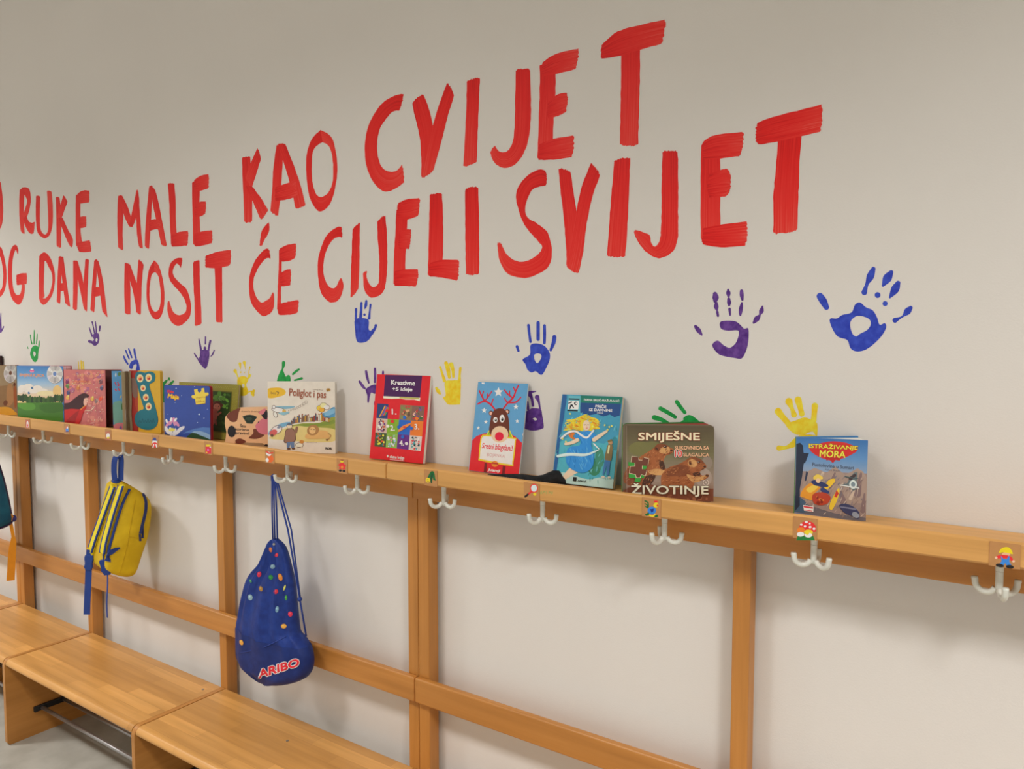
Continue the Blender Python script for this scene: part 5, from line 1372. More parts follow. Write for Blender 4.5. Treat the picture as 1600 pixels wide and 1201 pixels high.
# --- cow shaped book
def cow_book():
    c = Cover(K2(1195, 515), K2(1592, 505), K2(1592, 862), K2(1192, 842), yl=-.130, yr=-.062, lean=2, name='cow')
    root = tag(empty('book', c.o), 'cow shaped board book with brown patches beside the white picture book', 'book', BOOKG)
    out = [(1335, 512), (1440, 508), (1590, 505), (1602, 600), (1603, 700), (1600, 862), (1555, 856), (1545, 842), (1430, 838), (1292, 832), (1285, 850), (1190, 842), (1200, 800), (1207, 740), (1192, 660), (1196, 600), (1230, 560), (1290, 532)]
    O = [on_plane(K2(*p), c.o, c.n) for p in out]
    for i, (nm, t0, t1, cc) in enumerate((('front_cover', 0, .003, (212, 168, 128)), ('page_block', .003, .013, (190, 175, 150)), ('back_cover', .013, .016, (200, 150, 120)))):
        mb = MB(); mb.prism([p - c.n * t0 for p in O], -c.n * (t1 - t0), mat(cc, .4))
        if i == 0:
            A = Art(mb, c.o, c.n, crop=K2, cover=c); A.rough = .35
            bn = (105, 55, 42)
            A.poly([(1212, 592), (1240, 558), (1330, 518), (1318, 560), (1300, 630), (1255, 640), (1222, 612)], bn, 3); A.poly([(1408, 775), (1450, 740), (1450, 705), (1480, 700), (1555, 738), (1545, 768), (1480, 790), (1420, 785)], bn, 3); A.poly([(1285, 800), (1325, 782), (1382, 810), (1350, 830), (1300, 828)], bn, 3)
            A.ell(1254, 722, 36, 50, (30, 28, 35)); A.poly([(1475, 660), (1530, 612), (1592, 580), (1602, 740), (1520, 742), (1478, 700)], (195, 110, 125), 3); A.poly([(1535, 540), (1585, 530), (1585, 612), (1548, 600), (1528, 570)], (35, 30, 38), 3)
            A.poly([(1500, 555), (1545, 520), (1575, 520), (1540, 570)], (205, 120, 130), 3); A.ell(1500, 640, 6, 7, (80, 50, 50))
            A.poly([(1350, 593), (1385, 578), (1420, 574), (1455, 578), (1490, 593), (1442, 654), (1390, 652)], (70, 75, 60)); A.poly([(1356, 594), (1420, 579), (1484, 594), (1440, 648), (1392, 646)], (30, 42, 35)); A.ell(1410, 610, 30, 16, (48, 66, 52))
            A.text('Što', (1330, 656), (1381, 660), (1381, 688), (1330, 684), (45, 35, 35), fat=1); A.text('korisno', (1288, 690), (1410, 697), (1410, 718), (1288, 712), (45, 35, 35), fat=1); A.text('pravim?', (1290, 722), (1412, 730), (1412, 758), (1290, 750), (45, 35, 35), fat=1)
            A.text('domaće životinje', (1340, 540), (1515, 535), (1515, 555), (1340, 558), (90, 60, 55))
            A.ell(1200, 832, 16, 10, (35, 30, 30)); A.ell(1275, 838, 14, 9, (35, 30, 30)); A.ell(1575, 850, 18, 10, (35, 30, 30))
        fixnormals(mb.build(nm, root)) if i else mb.build(nm, root)


cow_book()


# --- blue lily book
def d_maja(A, c):
    A.poly([(800, 745), (900, 700), (1050, 690), (1058, 812), (900, 735)], (75, 115, 180), 2); A.poly([(880, 735), (960, 720), (1052, 760), (1056, 800)], (130, 165, 200), 2)
    A.poly([(828, 792), (890, 735), (960, 760), (1056, 802), (1058, 824), (900, 802)], (40, 70, 45), 2); A.poly([(636, 740), (720, 770), (830, 790), (830, 796), (640, 772)], (35, 50, 60))
    for x, y, q in ((725, 330, 5), (885, 320, 4), (775, 395, 3), (940, 565, 8), (720, 455, 3), (985, 600, 4), (930, 640, 4), (1010, 520, 3), (660, 560, 3)): A.ell(x, y, q, q, (170, 190, 225), n=8)
    for x, y, a, L_ in ((665, 650, -50, 60), (690, 630, -70, 70), (720, 630, -100, 75), (745, 650, -130, 60)): A.ell(x, y, L_ * .55, 14, (190, 130, 165), a)
    for x, y, a, L_ in ((650, 625, -110, 40), (690, 610, -80, 40), (730, 612, -60, 40)): A.ell(x, y, L_ * .5, 10, (235, 228, 225), a)
    for x, y, a, L_ in ((655, 710, 60, 90), (690, 725, 80, 90), (725, 735, 100, 90), (760, 720, 125, 95), (640, 690, 40, 60), (785, 700, 140, 80)): A.ell(x, y, L_ * .5, 16, (205, 205, 215), a)
    A.ell(700, 705, 30, 16, (225, 200, 90)); A.poly([(640, 750), (700, 775), (790, 780), (790, 787), (640, 772)], (50, 70, 60))
    A.text('Pčelica', (650, 342), (706, 350), (705, 371), (650, 364), (205, 50, 50), fat=1.2)
    A.text('Maja', (655, 375), (753, 390), (751, 438), (653, 422), (190, 50, 40), .1, fat=4); A.text('Maja', (655, 375), (753, 390), (751, 438), (653, 422), (240, 195, 50), .1, fat=1.5)
    pc = [(882, 345), (913, 340), (914, 360), (930, 372), (945, 360), (945, 335), (968, 332), (975, 372), (1003, 372), (1012, 385), (1003, 398), (985, 402), (988, 466), (906, 474), (896, 425), (868, 415), (862, 402), (870, 392), (892, 392)]
    A.poly([(x, y + 4) for x, y in pc], (150, 100, 30)); A.poly(pc, (232, 190, 75)); A.text('slagalica', (903, 408), (982, 403), (983, 422), (904, 428), (160, 110, 40)); A.text('slike', (906, 440), (980, 434), (981, 455), (907, 462), (160, 110, 40))


c = Cover(K2(620, 300), K2(1013, 318), K2(1058, 824), K2(640, 800), yl=-.155, yr=-.100, lean=1, name='maja')
make_book('dark blue board book with a white water lily and yellow jigsaw piece', c, .016, (48, 72, 148), K2, d_maja, back_rgb=(150, 35, 45), rad=.008, page_rgb=(140, 40, 50), spine_rgb=(50, 70, 140))


# --- olive monkey book
def d_olive(A, c):
    r = random.Random(2)
    for i in range(26):
        for j in range(3):
            A.ell(740 + i * 20 + (10 if j % 2 else 0), 300 + j * 12 - i * .6, 2.2, 2.2, (170, 165, 80), n=6)
    for i in range(28):
        for j in range(3): A.ell(1232 + j * 13 + (6 if i % 2 else 0), 345 + i * 12, 2.2, 2.2, (170, 165, 80), n=6)
    A.poly([(760, 345), (1218, 335), (1226, 655), (770, 665)], (95, 92, 40)); A.poly([(768, 352), (1212, 342), (1219, 648), (778, 657)], (40, 62, 28))
    A.scatter(r, (1060, 360, 1195, 470), 22, [(75, 120, 45), (95, 145, 55), (55, 90, 40), (140, 170, 110)], 8, 22)
    A.scatter(r, (1140, 520, 1200, 630), 10, [(30, 50, 25), (50, 75, 35)], 10, 24)
    bn = (92, 48, 36)
    A.ell(1095, 460, 44, 42, bn); A.ell(1100, 468, 32, 30, (185, 115, 95)); A.ell(1088, 460, 4, 5, (30, 20, 20), n=8); A.ell(1114, 460, 4, 5, (30, 20, 20), n=8); A.ell(1138, 450, 13, 14, bn)
    A.chain([(1085, 505, 26), (1085, 550, 28), (1080, 590, 18)], (165, 85, 70)); A.chain([(1105, 530, 10), (1140, 505, 8)], (165, 95, 80)); A.chain([(1100, 570, 10), (1112, 600, 8)], (150, 80, 65))


c = Cover(K2(700, 292), K2(1265, 276), K2(1288, 700), K2(740, 730), yl=-.060, yr=-.040, lean=6, name='olive', up=.0015)
make_book('olive green dotted book with a monkey in leaves, behind the lily book', c, .012, (132, 126, 52), K2, d_olive, rad=.008, page_rgb=(180, 170, 140))


# --- pink glitter book
def d_pink(A, c):
    r = random.Random(14)
    A.scatter(r, (310, 165, 770, 420), 60, [(205, 125, 125), (170, 90, 100), (200, 130, 110), (160, 95, 125)], 10, 34)
    A.scatter(r, (560, 480, 790, 840), 50, [(200, 130, 120), (175, 100, 105), (195, 140, 135)], 10, 32)
    for x, y, cc in ((330, 280, (120, 50, 90)), (335, 340, (90, 120, 70)), (350, 420, (70, 70, 110)), (345, 480, (205, 160, 80)), (740, 290, (110, 70, 80)), (755, 370, (80, 80, 110)), (755, 500, (210, 80, 60)), (700, 530, (120, 100, 100)), (650, 500, (210, 165, 80)), (465, 360, (190, 120, 70))):
        A.ell(x, y, 20, 28, cc, r.uniform(-40, 40)); A.ell(x + 8, y - 22, 10, 14, tuple(min(255, v + 40) for v in cc), r.uniform(-40, 40))
    gd = (225, 180, 120)
    for y in (200, 305):
        for i in range(16): A.ell(400 + i * 15 + r.uniform(-4, 4), y + r.uniform(-12, 12) + i * .6, 4.5, 4.5, gd, n=7)
    for i in range(14): A.ell(430 + i * 12, 285 + r.uniform(-8, 8), 6, 9, (205, 120, 90), r.uniform(0, 90), 8)
    A.poly([(303, 555), (370, 542), (430, 492), (500, 442), (555, 428), (598, 450), (602, 475), (560, 500), (545, 540), (560, 590), (575, 590), (500, 628), (306, 625)], (58, 30, 38), 3)
    A.poly([(316, 628), (500, 628), (572, 588), (583, 612), (545, 690), (500, 832), (330, 810)], (178, 34, 36), 2); A.poly([(330, 800), (420, 700), (500, 640), (470, 740), (440, 820)], (150, 28, 32), 2)
    A.poly([(552, 498), (585, 486), (602, 505), (598, 550), (575, 588), (548, 560)], (222, 165, 150), 3); A.chain([(585, 520, 2), (594, 521, 2)], (60, 35, 40)); A.ell(590, 552, 5, 4, (190, 50, 60)); A.chain([(520, 630, 7), (545, 605, 6), (580, 580, 5)], (210, 130, 50))
    A.chain([(575, 640, 4), (620, 650, 4), (660, 630, 4), (690, 590, 3)], (225, 190, 165)); 
    A.scatter(r, (300, 150, 790, 440), 30, [(235, 205, 160), (230, 215, 200)], 3, 6); A.scatter(r, (600, 600, 800, 840), 14, [(235, 205, 160), (230, 215, 200)], 3, 6)


c = Cover(KB(277, 132), KB(780, 150), KB(845, 880), KB(332, 840), yl=-.155, yr=-.098, lean=1, name='pink')
make_book('pink glittery storybook with a dark-haired figure in red', c, .020, (186, 108, 108), KB, d_pink, back_rgb=(150, 75, 75), rad=.0015, open_to=KB(1040, 0)[0], page_rgb=(75, 40, 38), spine_rgb=(120, 50, 60), pages_t=.012)


# --- disc storybooks
def cdisc(A, x, y, rx, ry, hole):
    A.ell(x + 4, y + 6, rx, ry, (110, 105, 105), n=30); A.ell(x, y, rx, ry, (178, 176, 176), n=30)
    for a0, cc in ((20, (208, 208, 208)), (75, (150, 148, 150)), (140, (200, 195, 205)), (200, (215, 215, 212)), (265, (150, 150, 152)), (320, (195, 200, 195))):
        A.poly([(x, y)] + [(x + rx * .94 * math.cos(math.radians(a0 + k * 8)), y + ry * .94 * math.sin(math.radians(a0 + k * 8))) for k in range(4)], cc)
    A.ring(x, y, rx, ry, rx * .06, (205, 205, 205), 30); A.ring(x, y, rx * .62, ry * .62, 3, (165, 165, 168), 30)
    A.ell(x, y, rx * .36, ry * .36, (200, 200, 200)); A.ell(x, y, rx * .22, ry * .22, hole)


def d_sky(A, c):
    r = random.Random(4)
    A.grad(((222, 170), (962, 164), (985, 740), (262, 745)), [(0, (66, 120, 182)), (.25, (92, 144, 194)), (.5, (150, 178, 204)), (.75, (205, 188, 170)), (1, (216, 180, 125))])
    for x, y, a, b_ in ((330, 520, 70, 50), (420, 490, 70, 40), (560, 520, 80, 45), (480, 560, 120, 40), (640, 560, 90, 40), (300, 560, 40, 40)): A.ell(x, y, a, b_, (222, 205, 198))
    A.ell(700, 600, 150, 40, (230, 200, 160)); A.ell(880, 560, 70, 90, (215, 180, 120))
    for i in range(20): A.ell(275 + i * 36, 705 + r.uniform(-14, 10) - (30 if i < 4 else 0) - (20 if i > 15 else 0), 26, 52 + r.uniform(-10, 18), r.choice([(38, 62, 42), (48, 78, 44), (60, 92, 48)]))
    A.poly([(262, 745), (965, 740), (998, 1046), (282, 962)], (66, 116, 46)); A.poly([(265, 760), (500, 750), (540, 840), (400, 860), (270, 800)], (82, 138, 55), 2); A.poly([(600, 780), (960, 760), (985, 880), (700, 900)], (58, 104, 42), 2)
    for x, y in ((480, 520), (432, 598)): A.poly([(x - 22, y - 8), (x, y - 26), (x + 20, y + 6), (x - 6, y + 14)], (75, 110, 150), 2)
    A.ell(466, 248, 36, 26, (205, 90, 140)); A.ell(466, 222, 26, 12, (225, 215, 220)); A.chain([(442, 265, 4), (490, 262, 4)], (235, 200, 215))
    A.text('SNJEGULJICA', (272, 293), (668, 298), (666, 352), (274, 346), (225, 170, 120), fat=3); A.text('SNJEGULJICA', (272, 293), (668, 298), (666, 352), (274, 346), (200, 120, 110))
    cdisc(A, 835, 288, 130, 152, (95, 125, 180))


c = Cover(KS(223, 166), KS(962, 160), KS(1000, 1056), KS(283, 1012), yl=-.162, yr=-.085, lean=1, name='sky')
make_book('blue storybook with a silver disc over a meadow and cloudy sky', c, .012, (74, 128, 186), KS, d_sky, back_rgb=(165, 85, 100), rad=.0015, open_to=KS(1117, 0)[0], spine_rgb=(55, 85, 90), page_rgb=(210, 170, 175))


def d_hill(A, c):
    A.poly([(-600, 150), (215, 160), (232, 420), (240, 520), (-580, 520)], (150, 132, 105), 0); A.poly([(-560, 500), (240, 460), (262, 850), (-540, 850)], (140, 112, 80))
    A.poly([(90, 480), (160, 460), (200, 640), (180, 760), (90, 780)], (165, 125, 85), 3); A.poly([(190, 520), (240, 520), (258, 780), (220, 820)], (150, 85, 50), 3); A.ell(205, 460, 20, 30, (95, 50, 35))
    A.poly([(-540, 860), (-200, 800), (60, 800), (160, 830), (225, 890), (268, 948), (0, 925), (-530, 880)], (215, 160, 60), 2); A.ell(70, 740, 34, 44, (110, 70, 50))
    cdisc(A, 132, 278, 108, 152, (110, 75, 60))


c = Cover(KS(-330, 155), KS(213, 158), KS(272, 956), KS(-280, 905), yl=-.165, yr=-.055, lean=1, name='hill')
make_book('brown storybook with a silver disc, cut off at the left edge', c, .012, (140, 120, 95), KS, d_hill, back_rgb=(165, 95, 60), rad=.0015, open_to=KS(445, 0)[0], spine_rgb=(110, 80, 60), page_rgb=(205, 190, 170))


def d_dark(A, c):
    A.rect(-900, 30, -20, 80, (60, 35, 35))


c = Cover(KS(-900, -5), KS(-22, -8), KS(30, 900), KS(-820, 800), yl=-.020, yr=-.018, lean=0, name='dark')
make_book('dark tall book standing behind the others at the far left', c, .012, (40, 26, 28), KS, d_dark, rad=.0015, page_rgb=(70, 52, 50))


# --- sound book with musical note panel
def sound_book():
    # back board with the note panel
    c = Cover(KB(1222, 150), KB(1482, 150), KB(1532, 918), KB(1252, 918), yl=-.100, yr=-.070, lean=1, name='note')
    root = tag(empty('book', c.o), 'yellow board sound book with a teal musical note panel, standing open', 'book', BOOKG)
    mb = MB(); board(mb, c.o, c.ex, c.ey, c.n, c.w, c.h, .014, mat((196, 156, 48), .4), .006)
    mb.build('back_board', root)
    mb = MB(); A = Art(mb, c.o, c.n, crop=KB, base=.0012); A.rough = .35
    te = (25, 105, 122)
    note = [(1213, 205), (1235, 168), (1290, 165), (1330, 178), (1370, 165), (1420, 166), (1455, 190), (1463, 240), (1445, 290), (1390, 322), (1400, 390), (1440, 520), (1485, 690), (1497, 780), (1470, 850), (1400, 890), (1310, 882), (1232, 838), (1205, 765), (1222, 690), (1275, 645), (1318, 625), (1295, 540), (1258, 410), (1232, 310), (1213, 250)]
    N = [on_plane(KB(*p), c.o, c.n) for p in catmull(note, 3, True)]
    mb.prism([p + c.n * .0012 for p in N], -c.n * .0012, mat(te, .35))
    for x, y, r_ in ((1272, 248, 40), (1378, 240, 40), (1308, 368, 33), (1343, 486, 36), (1377, 600, 38)):
        A.ell(x, y, r_, r_ * 1.25, (215, 195, 150)); A.ell(x, y + 2, r_ * .55, r_ * .7, (205, 90, 60)); A.ell(x - 4, y - 12, r_ * .35, r_ * .3, (225, 165, 70)); A.ell(x + 8, y + 8, r_ * .25, r_ * .3, (150, 45, 45))
    for i in range(6): A.chain([(1255 + i * 34, 800, 4), (1268 + i * 34, 770 - (i % 2) * 20, 4), (1280 + i * 34, 800, 4)], (18, 85, 102))
    fixnormals(mb.build('note_panel', root))
    # red inner leaf left of the panel and the shaped leaves, hinged at the left
    hinge = c.o - c.ex * .030
        # leaves: from front cover (nearest) to the red leaf
    leaves = [('front_cover', (888, 150), (1008, 160), (1062, 905), (940, 895), -.150, (88, 150, 200)),
              ('leaf', (1012, 165), (1046, 165), (1108, 905), (1062, 900), -.138, (150, 135, 105)),
              ('leaf', (1040, 160), (1066, 160), (1135, 905), (1100, 902), -.130, (105, 90, 70)),
              ('leaf', (1058, 160), (1140, 160), (1178, 905), (1120, 902), -.120, (125, 110, 85)),
              ('leaf', (1135, 148), (1232, 148), (1262, 915), (1160, 910), -.108, (150, 48, 42))]
    for i, (nm, tl, tr, br, bl, yy, rgb) in enumerate(leaves):
        cv = Cover(KB(*tl), KB(*tr), KB(*br), KB(*bl), yl=yy, yr=yy + (.03 if i == 0 else .012), lean=0, name=nm)
        mb = MB()
        # right edge of the shaped leaves is wavy
        pts = [(0, 0)]
        for k in range(15):
            t = k / 14.0
            bump = (.28 * math.exp(-((t - .30) / .14) ** 2) * -1 + .10 * math.exp(-((t - .55) / .12) ** 2)) if 0 < i < 4 else 0
            pts.append((1 + bump * (1.2 if i < 3 else .5), t))
        pts.append((0, 1))
        mb.prism([cv.at(a, b_) for a, b_ in pts], -cv.n * .003, mat(rgb, .4))
        if i == 0:
            A = Art(mb, cv.o, cv.n, crop=KB, cover=cv); A.rough = .35
            A.poly([(915, 560), (960, 520), (1040, 540), (1056, 780), (945, 800)], (110, 160, 150), 2); A.poly([(936, 800), (1056, 790), (1062, 900), (942, 892)], (200, 120, 130), 2); A.ell(1025, 850, 14, 24, (120, 100, 170)); A.ell(1040, 880, 12, 16, (90, 110, 180)); A.ell(990, 870, 20, 18, (225, 130, 120)); A.ell(1035, 590, 12, 40, (60, 110, 60)); A.ell(985, 195, 20, 24, (90, 130, 80))
            A.chain([(935, 290, 6), (950, 330, 6)], (190, 70, 90)); A.chain([(965, 288, 6), (985, 330, 6), (970, 335, 6)], (190, 70, 90)); A.chain([(938, 370, 7), (955, 390, 7)], (200, 70, 80)); A.chain([(975, 365, 7), (990, 388, 7)], (200, 70, 80)); A.ell(940, 200, 8, 22, (225, 235, 240)); A.ell(1010, 470, 6, 20, (215, 190, 90), 30)
        if i == 4:
            A = Art(mb, cv.o, cv.n, crop=KB, cover=cv); A.poly([(1150, 255), (1215, 255), (1235, 460), (1180, 460)], (120, 95, 85), 2); A.poly([(1200, 500), (1260, 470), (1300, 620), (1230, 640)], (165, 65, 45), 2)
        fixnormals(mb.build(nm, root)) if 0 < i < 4 else mb.build(nm, root)


sound_book()

# ------------------------------------------------------------------ black cloth on the shelf
def black_cloth():
    zs = shelf_z(-.1)
    # outline on the shelf: thin tip at the left, thicker towards the teal storybook
    ctr = [(-.172, Z_ST + .0003, .0012, .004, 763), (-.160, Z_ST - .001, .005, .014, 785), (-.138, Z_ST - .008, .011, .026, 812), (-.112, Z_SBACK + .004, .018, .032, 840), (-.085, Z_SBACK + .0006, .030, .032, 862), (-.072, Z_SBACK + .0006, .030, .022, 875), (-.066, Z_SBACK + .0006, .012, .012, 888)]
    rings = []
    for y, z0, h_, wd, u in ctr:
        x = x_at(u, y, z0)
        ring = []
        for k in range(14):
            a = 2 * math.pi * k / 14
            ring.append(Vector((x, y + wd * math.cos(a) * .9, z0 + h_ * max(0, math.sin(a)) * (1 + .12 * math.sin(5 * a + u)))))
        rings.append(ring)
    sm = [[Vector(p) for p in zip(*[iter(sum([list(q) for q in r], []))] * 3)] for r in rings]
    o = MB().loft(sm, noisy('black_cloth', (.010, .010, .011), (.022, .022, .024), 90, .9, .5, 500)).build('folded_cloth', smooth=True)
    fixnormals(o)
    c = Vector(sm[3][0]); c.z = Z_SBACK
    for v in o.data.vertices: v.co -= c
    o.location = c
    tag(o, 'flat black folded cloth lying beneath the teal storybook', 'cloth')


black_cloth()

# ------------------------------------------------------------------ bags
def hitter(objs):
    """pixel -> point on a bag's surface"""
    trees = []
    for o in objs:
        bm = bmesh.new(); bm.from_mesh(o.data)
        off = Vector((0, 0, 0)); q = o
        while q is not None: off += q.location; q = q.parent
        bmesh.ops.translate(bm, verts=bm.verts, vec=off)
        trees.append(BVHTree.FromBMesh(bm)); bm.free()
    def f(p, off):
        d = ray(p); best = None
        for t in trees:
            h = t.ray_cast(CAM, d)
            if h[0] is not None and (best is None or h[3] < best[3]): best = h
        if best is None:
            return f.fallback + d * 0.0
        f.fallback = best[0].copy()
        return best[0] - d * (off + .0008)
    f.fallback = Vector((0, 0, 0))
    return f


NYB = noisy('blue_nylon', alb((19, 40, 106)), alb((26, 52, 124)), 40, .5, .5, 900)
NYB2 = noisy('blue_nylon_dark', alb((17, 35, 94)), alb((22, 43, 106)), 40, .5, .5, 900)
CORD = mat((28, 52, 125), .6, name='blue_cord')


def drawstring_bag():
    y0 = -.150
    pl = Vector((0, y0, 0)); nn = Vector((0, -1, 0))
    # silhouette: (left x, right x, y) in the crop
    sil = [(322, 345, 408), (308, 365, 425), (300, 380, 450), (283, 396, 500), (262, 410, 550), (228, 420, 595), (205, 427, 640), (188, 432, 700), (174, 436, 770), (162, 443, 850),
           (156, 468, 876), (152, 492, 908), (149, 508, 945), (148, 514, 985), (150, 508, 1025), (155, 490, 1060), (175, 455, 1090), (215, 405, 1120), (262, 345, 1143), (290, 312, 1152)]
    hook = tile = None
    yh = Y_SHELF + .048
    root = tag(empty('drawstring_bag', on_plane(K7(300, 1150), pl, nn)), 'blue drawstring bag printed with sweets, hanging by cords from a hook', 'bag')
    rings = []
    q = catmull([(a, b_, c_) for a, b_, c_ in sil], 3)
    N = 40
    for i, (a, b_, yy) in enumerate(q):
        P = on_plane(K7(a, yy), pl, nn); Q = on_plane(K7(b_, yy), pl, nn)
        cx, hw, z = (P.x + Q.x) / 2, abs(Q.x - P.x) / 2, (P.z + Q.z) / 2
        t = i / (len(q) - 1)
        dep = .012 + .040 * min(1, t * 2.2) * (1 if t < .85 else max(.25, 1 - (t - .85) * 5))
        ring = []
        for k in range(N):
            an = 2 * math.pi * k / N
            ca, sa = math.cos(an), math.sin(an)
            fold = (1 - t) ** .7 * .0105 * math.sin(an * 11 + 1.3 + t * 2.5) * min(1, t * 4 + .25) + .004 * math.sin(an * 4 + t * 9) + .002 * math.sin(an * 17 + t * 23)
            x = cx + hw * math.copysign(abs(ca) ** .85, ca)
            y = y0 + dep * math.copysign(abs(sa) ** .8, sa) * .95 + fold * abs(sa)
            y = min(y, Y_APRON - .003)
            ring.append(Vector((x, y, z)))
        rings.append(ring)
    bmb = MB().loft(rings, NYB); body = bmb.build('body', root, smooth=True); fixnormals(body)
    # lower pocket panel, slightly proud
    k0 = next(i for i, s_ in enumerate(q) if s_[2] > 905)
    pr = []
    for i in range(k0, len(q)):
        c = sum(rings[i], Vector()) / N
        zb = rings[i]
        slant = .0
        pr.append([c + (p - c) * 1.018 for p in zb])
    pmb = MB().loft(pr, NYB2, cap=False); pk = pmb.build('pocket_panel', root, smooth=True); fixnormals(pk)
    H = hitter([body, pk])
    A = Art(bmb, hit=H, crop=K7, base=.0004, step=3e-5); A.rough = .5
    r = random.Random(8)
    sweets = [(310, 462, 9, 14, (190, 110, 60)), (340, 490, 8, 11, (190, 45, 60)), (320, 550, 13, 12, (120, 150, 165)), (250, 590, 11, 15, (205, 45, 75)), (310, 605, 12, 13, (40, 125, 60)), (360, 605, 11, 20, (215, 130, 45)), (337, 680, 11, 13, (190, 45, 60)),
              (203, 710, 13, 16, (130, 160, 170)), (343, 772, 9, 17, (110, 150, 175)), (412, 797, 12, 14, (205, 50, 80)), (378, 860, 15, 12, (205, 150, 60)), (390, 712, 7, 13, (60, 140, 60)), (157, 945, 10, 15, (215, 150, 60)), (382, 660, 5, 16, (190, 190, 90)), (205, 625, 6, 10, (50, 130, 70)), (258, 665, 10, 14, (150, 110, 40))]
    for x, y, a, b_, cc in sweets:
        A.ell(x, y, a, b_, cc, r.uniform(-30, 30), 12); A.ell(x - a * .2, y - b_ * .25, a * .4, b_ * .35, tuple(min(255, v + 40) for v in cc), 0, 8)
    A = Art(pmb, hit=H, crop=K7, base=.0006, step=.0011); A.rough = .5
    for c_, f_ in (((212, 205, 205), 6.5), ((205, 35, 50), 2.5)):
        A.text('ARIBO', (246, 1090), (455, 1028), (457, 1066), (248, 1132), c_, fat=f_)
    for o_, m_, nm in ((body, bmb, 'body'), (pk, pmb, 'pocket_panel')):
        bpy.data.objects.remove(o_); m_.build(nm, root, smooth=True)
    # seam band between body and pocket
    seam = MB()
    seam.tube([H(K7(x, y), .001) for x, y in ((150, 1000), (200, 990), (280, 968), (360, 930), (440, 885))], .0016, CORD, 6)
    seam.build('seam', root, smooth=True)
    # gathered neck and cords up to the hook
    hx = x_at(436, yh, Z_SB - .05)
    top = Vector((hx - .028, yh, Z_SB - .056))
    nk = sum(rings[2], Vector()) / N
    for dx, (bx, by) in zip((-.004, 0, .004), ((322, 425), (332, 415), (345, 412))):
        e = on_plane(K7(bx, by), pl, nn)
        m_ = (top + e) / 2
        MB().tube([top + Vector((dx, dx * .5, 0)), m_ + Vector((dx * 1.4, 0, 0)), e], .0026, CORD, 8).build('cord', root, smooth=True)
    c0 = MB(); e1 = on_plane(K7(462, 720), pl, nn); e2 = on_plane(K7(495, 912), pl, nn)
    c0.tube([top + Vector((.006, 0, 0)), on_plane(K7(400, 360), pl, nn), e1, e2], .0028, CORD, 8); c0.sphere(e1, .0075, CORD)
    c0.build('cord', root, smooth=True)
    c1 = MB(); c1.tube([top + Vector((.009, .004, 0)), on_plane(K7(408, 360), pl, nn) + Vector((.004, .004, 0)), e1 + Vector((.002, 0, .004))], .0026, CORD, 8); c1.build('cord', root, smooth=True)
    lp = MB(); lp.tube([top + Vector((-.006, 0, -.012)), top + Vector((-.004, -.002, .004)), top + Vector((.001, 0, .0075)), top + Vector((.007, .002, .003)), top + Vector((.009, .002, -.012))], .0042, CORD, 8); lp.build('cord_loop', root, smooth=True)
    g = MB(); pt = H(K7(328, 432), .001); g.tube([pt, pt + Vector((.002, -.003, 0))], .004, STEEL, 10); g.build('eyelet', root)


drawstring_bag()

YEL = noisy('yellow_nylon_shaded', alb((186, 154, 18)), alb((204, 174, 30)), 14, .55, .5, 900)  # shade of the bag's side is mixed into this yellow; straps are brighter
YELS = noisy('yellow_strap', alb((206, 186, 28)), alb((216, 198, 44)), 14, .55, .5, 900)
BLW = mat((30, 58, 130), .6, name='blue_webbing')
NAVY = mat((24, 36, 84), .6, name='navy_zip')


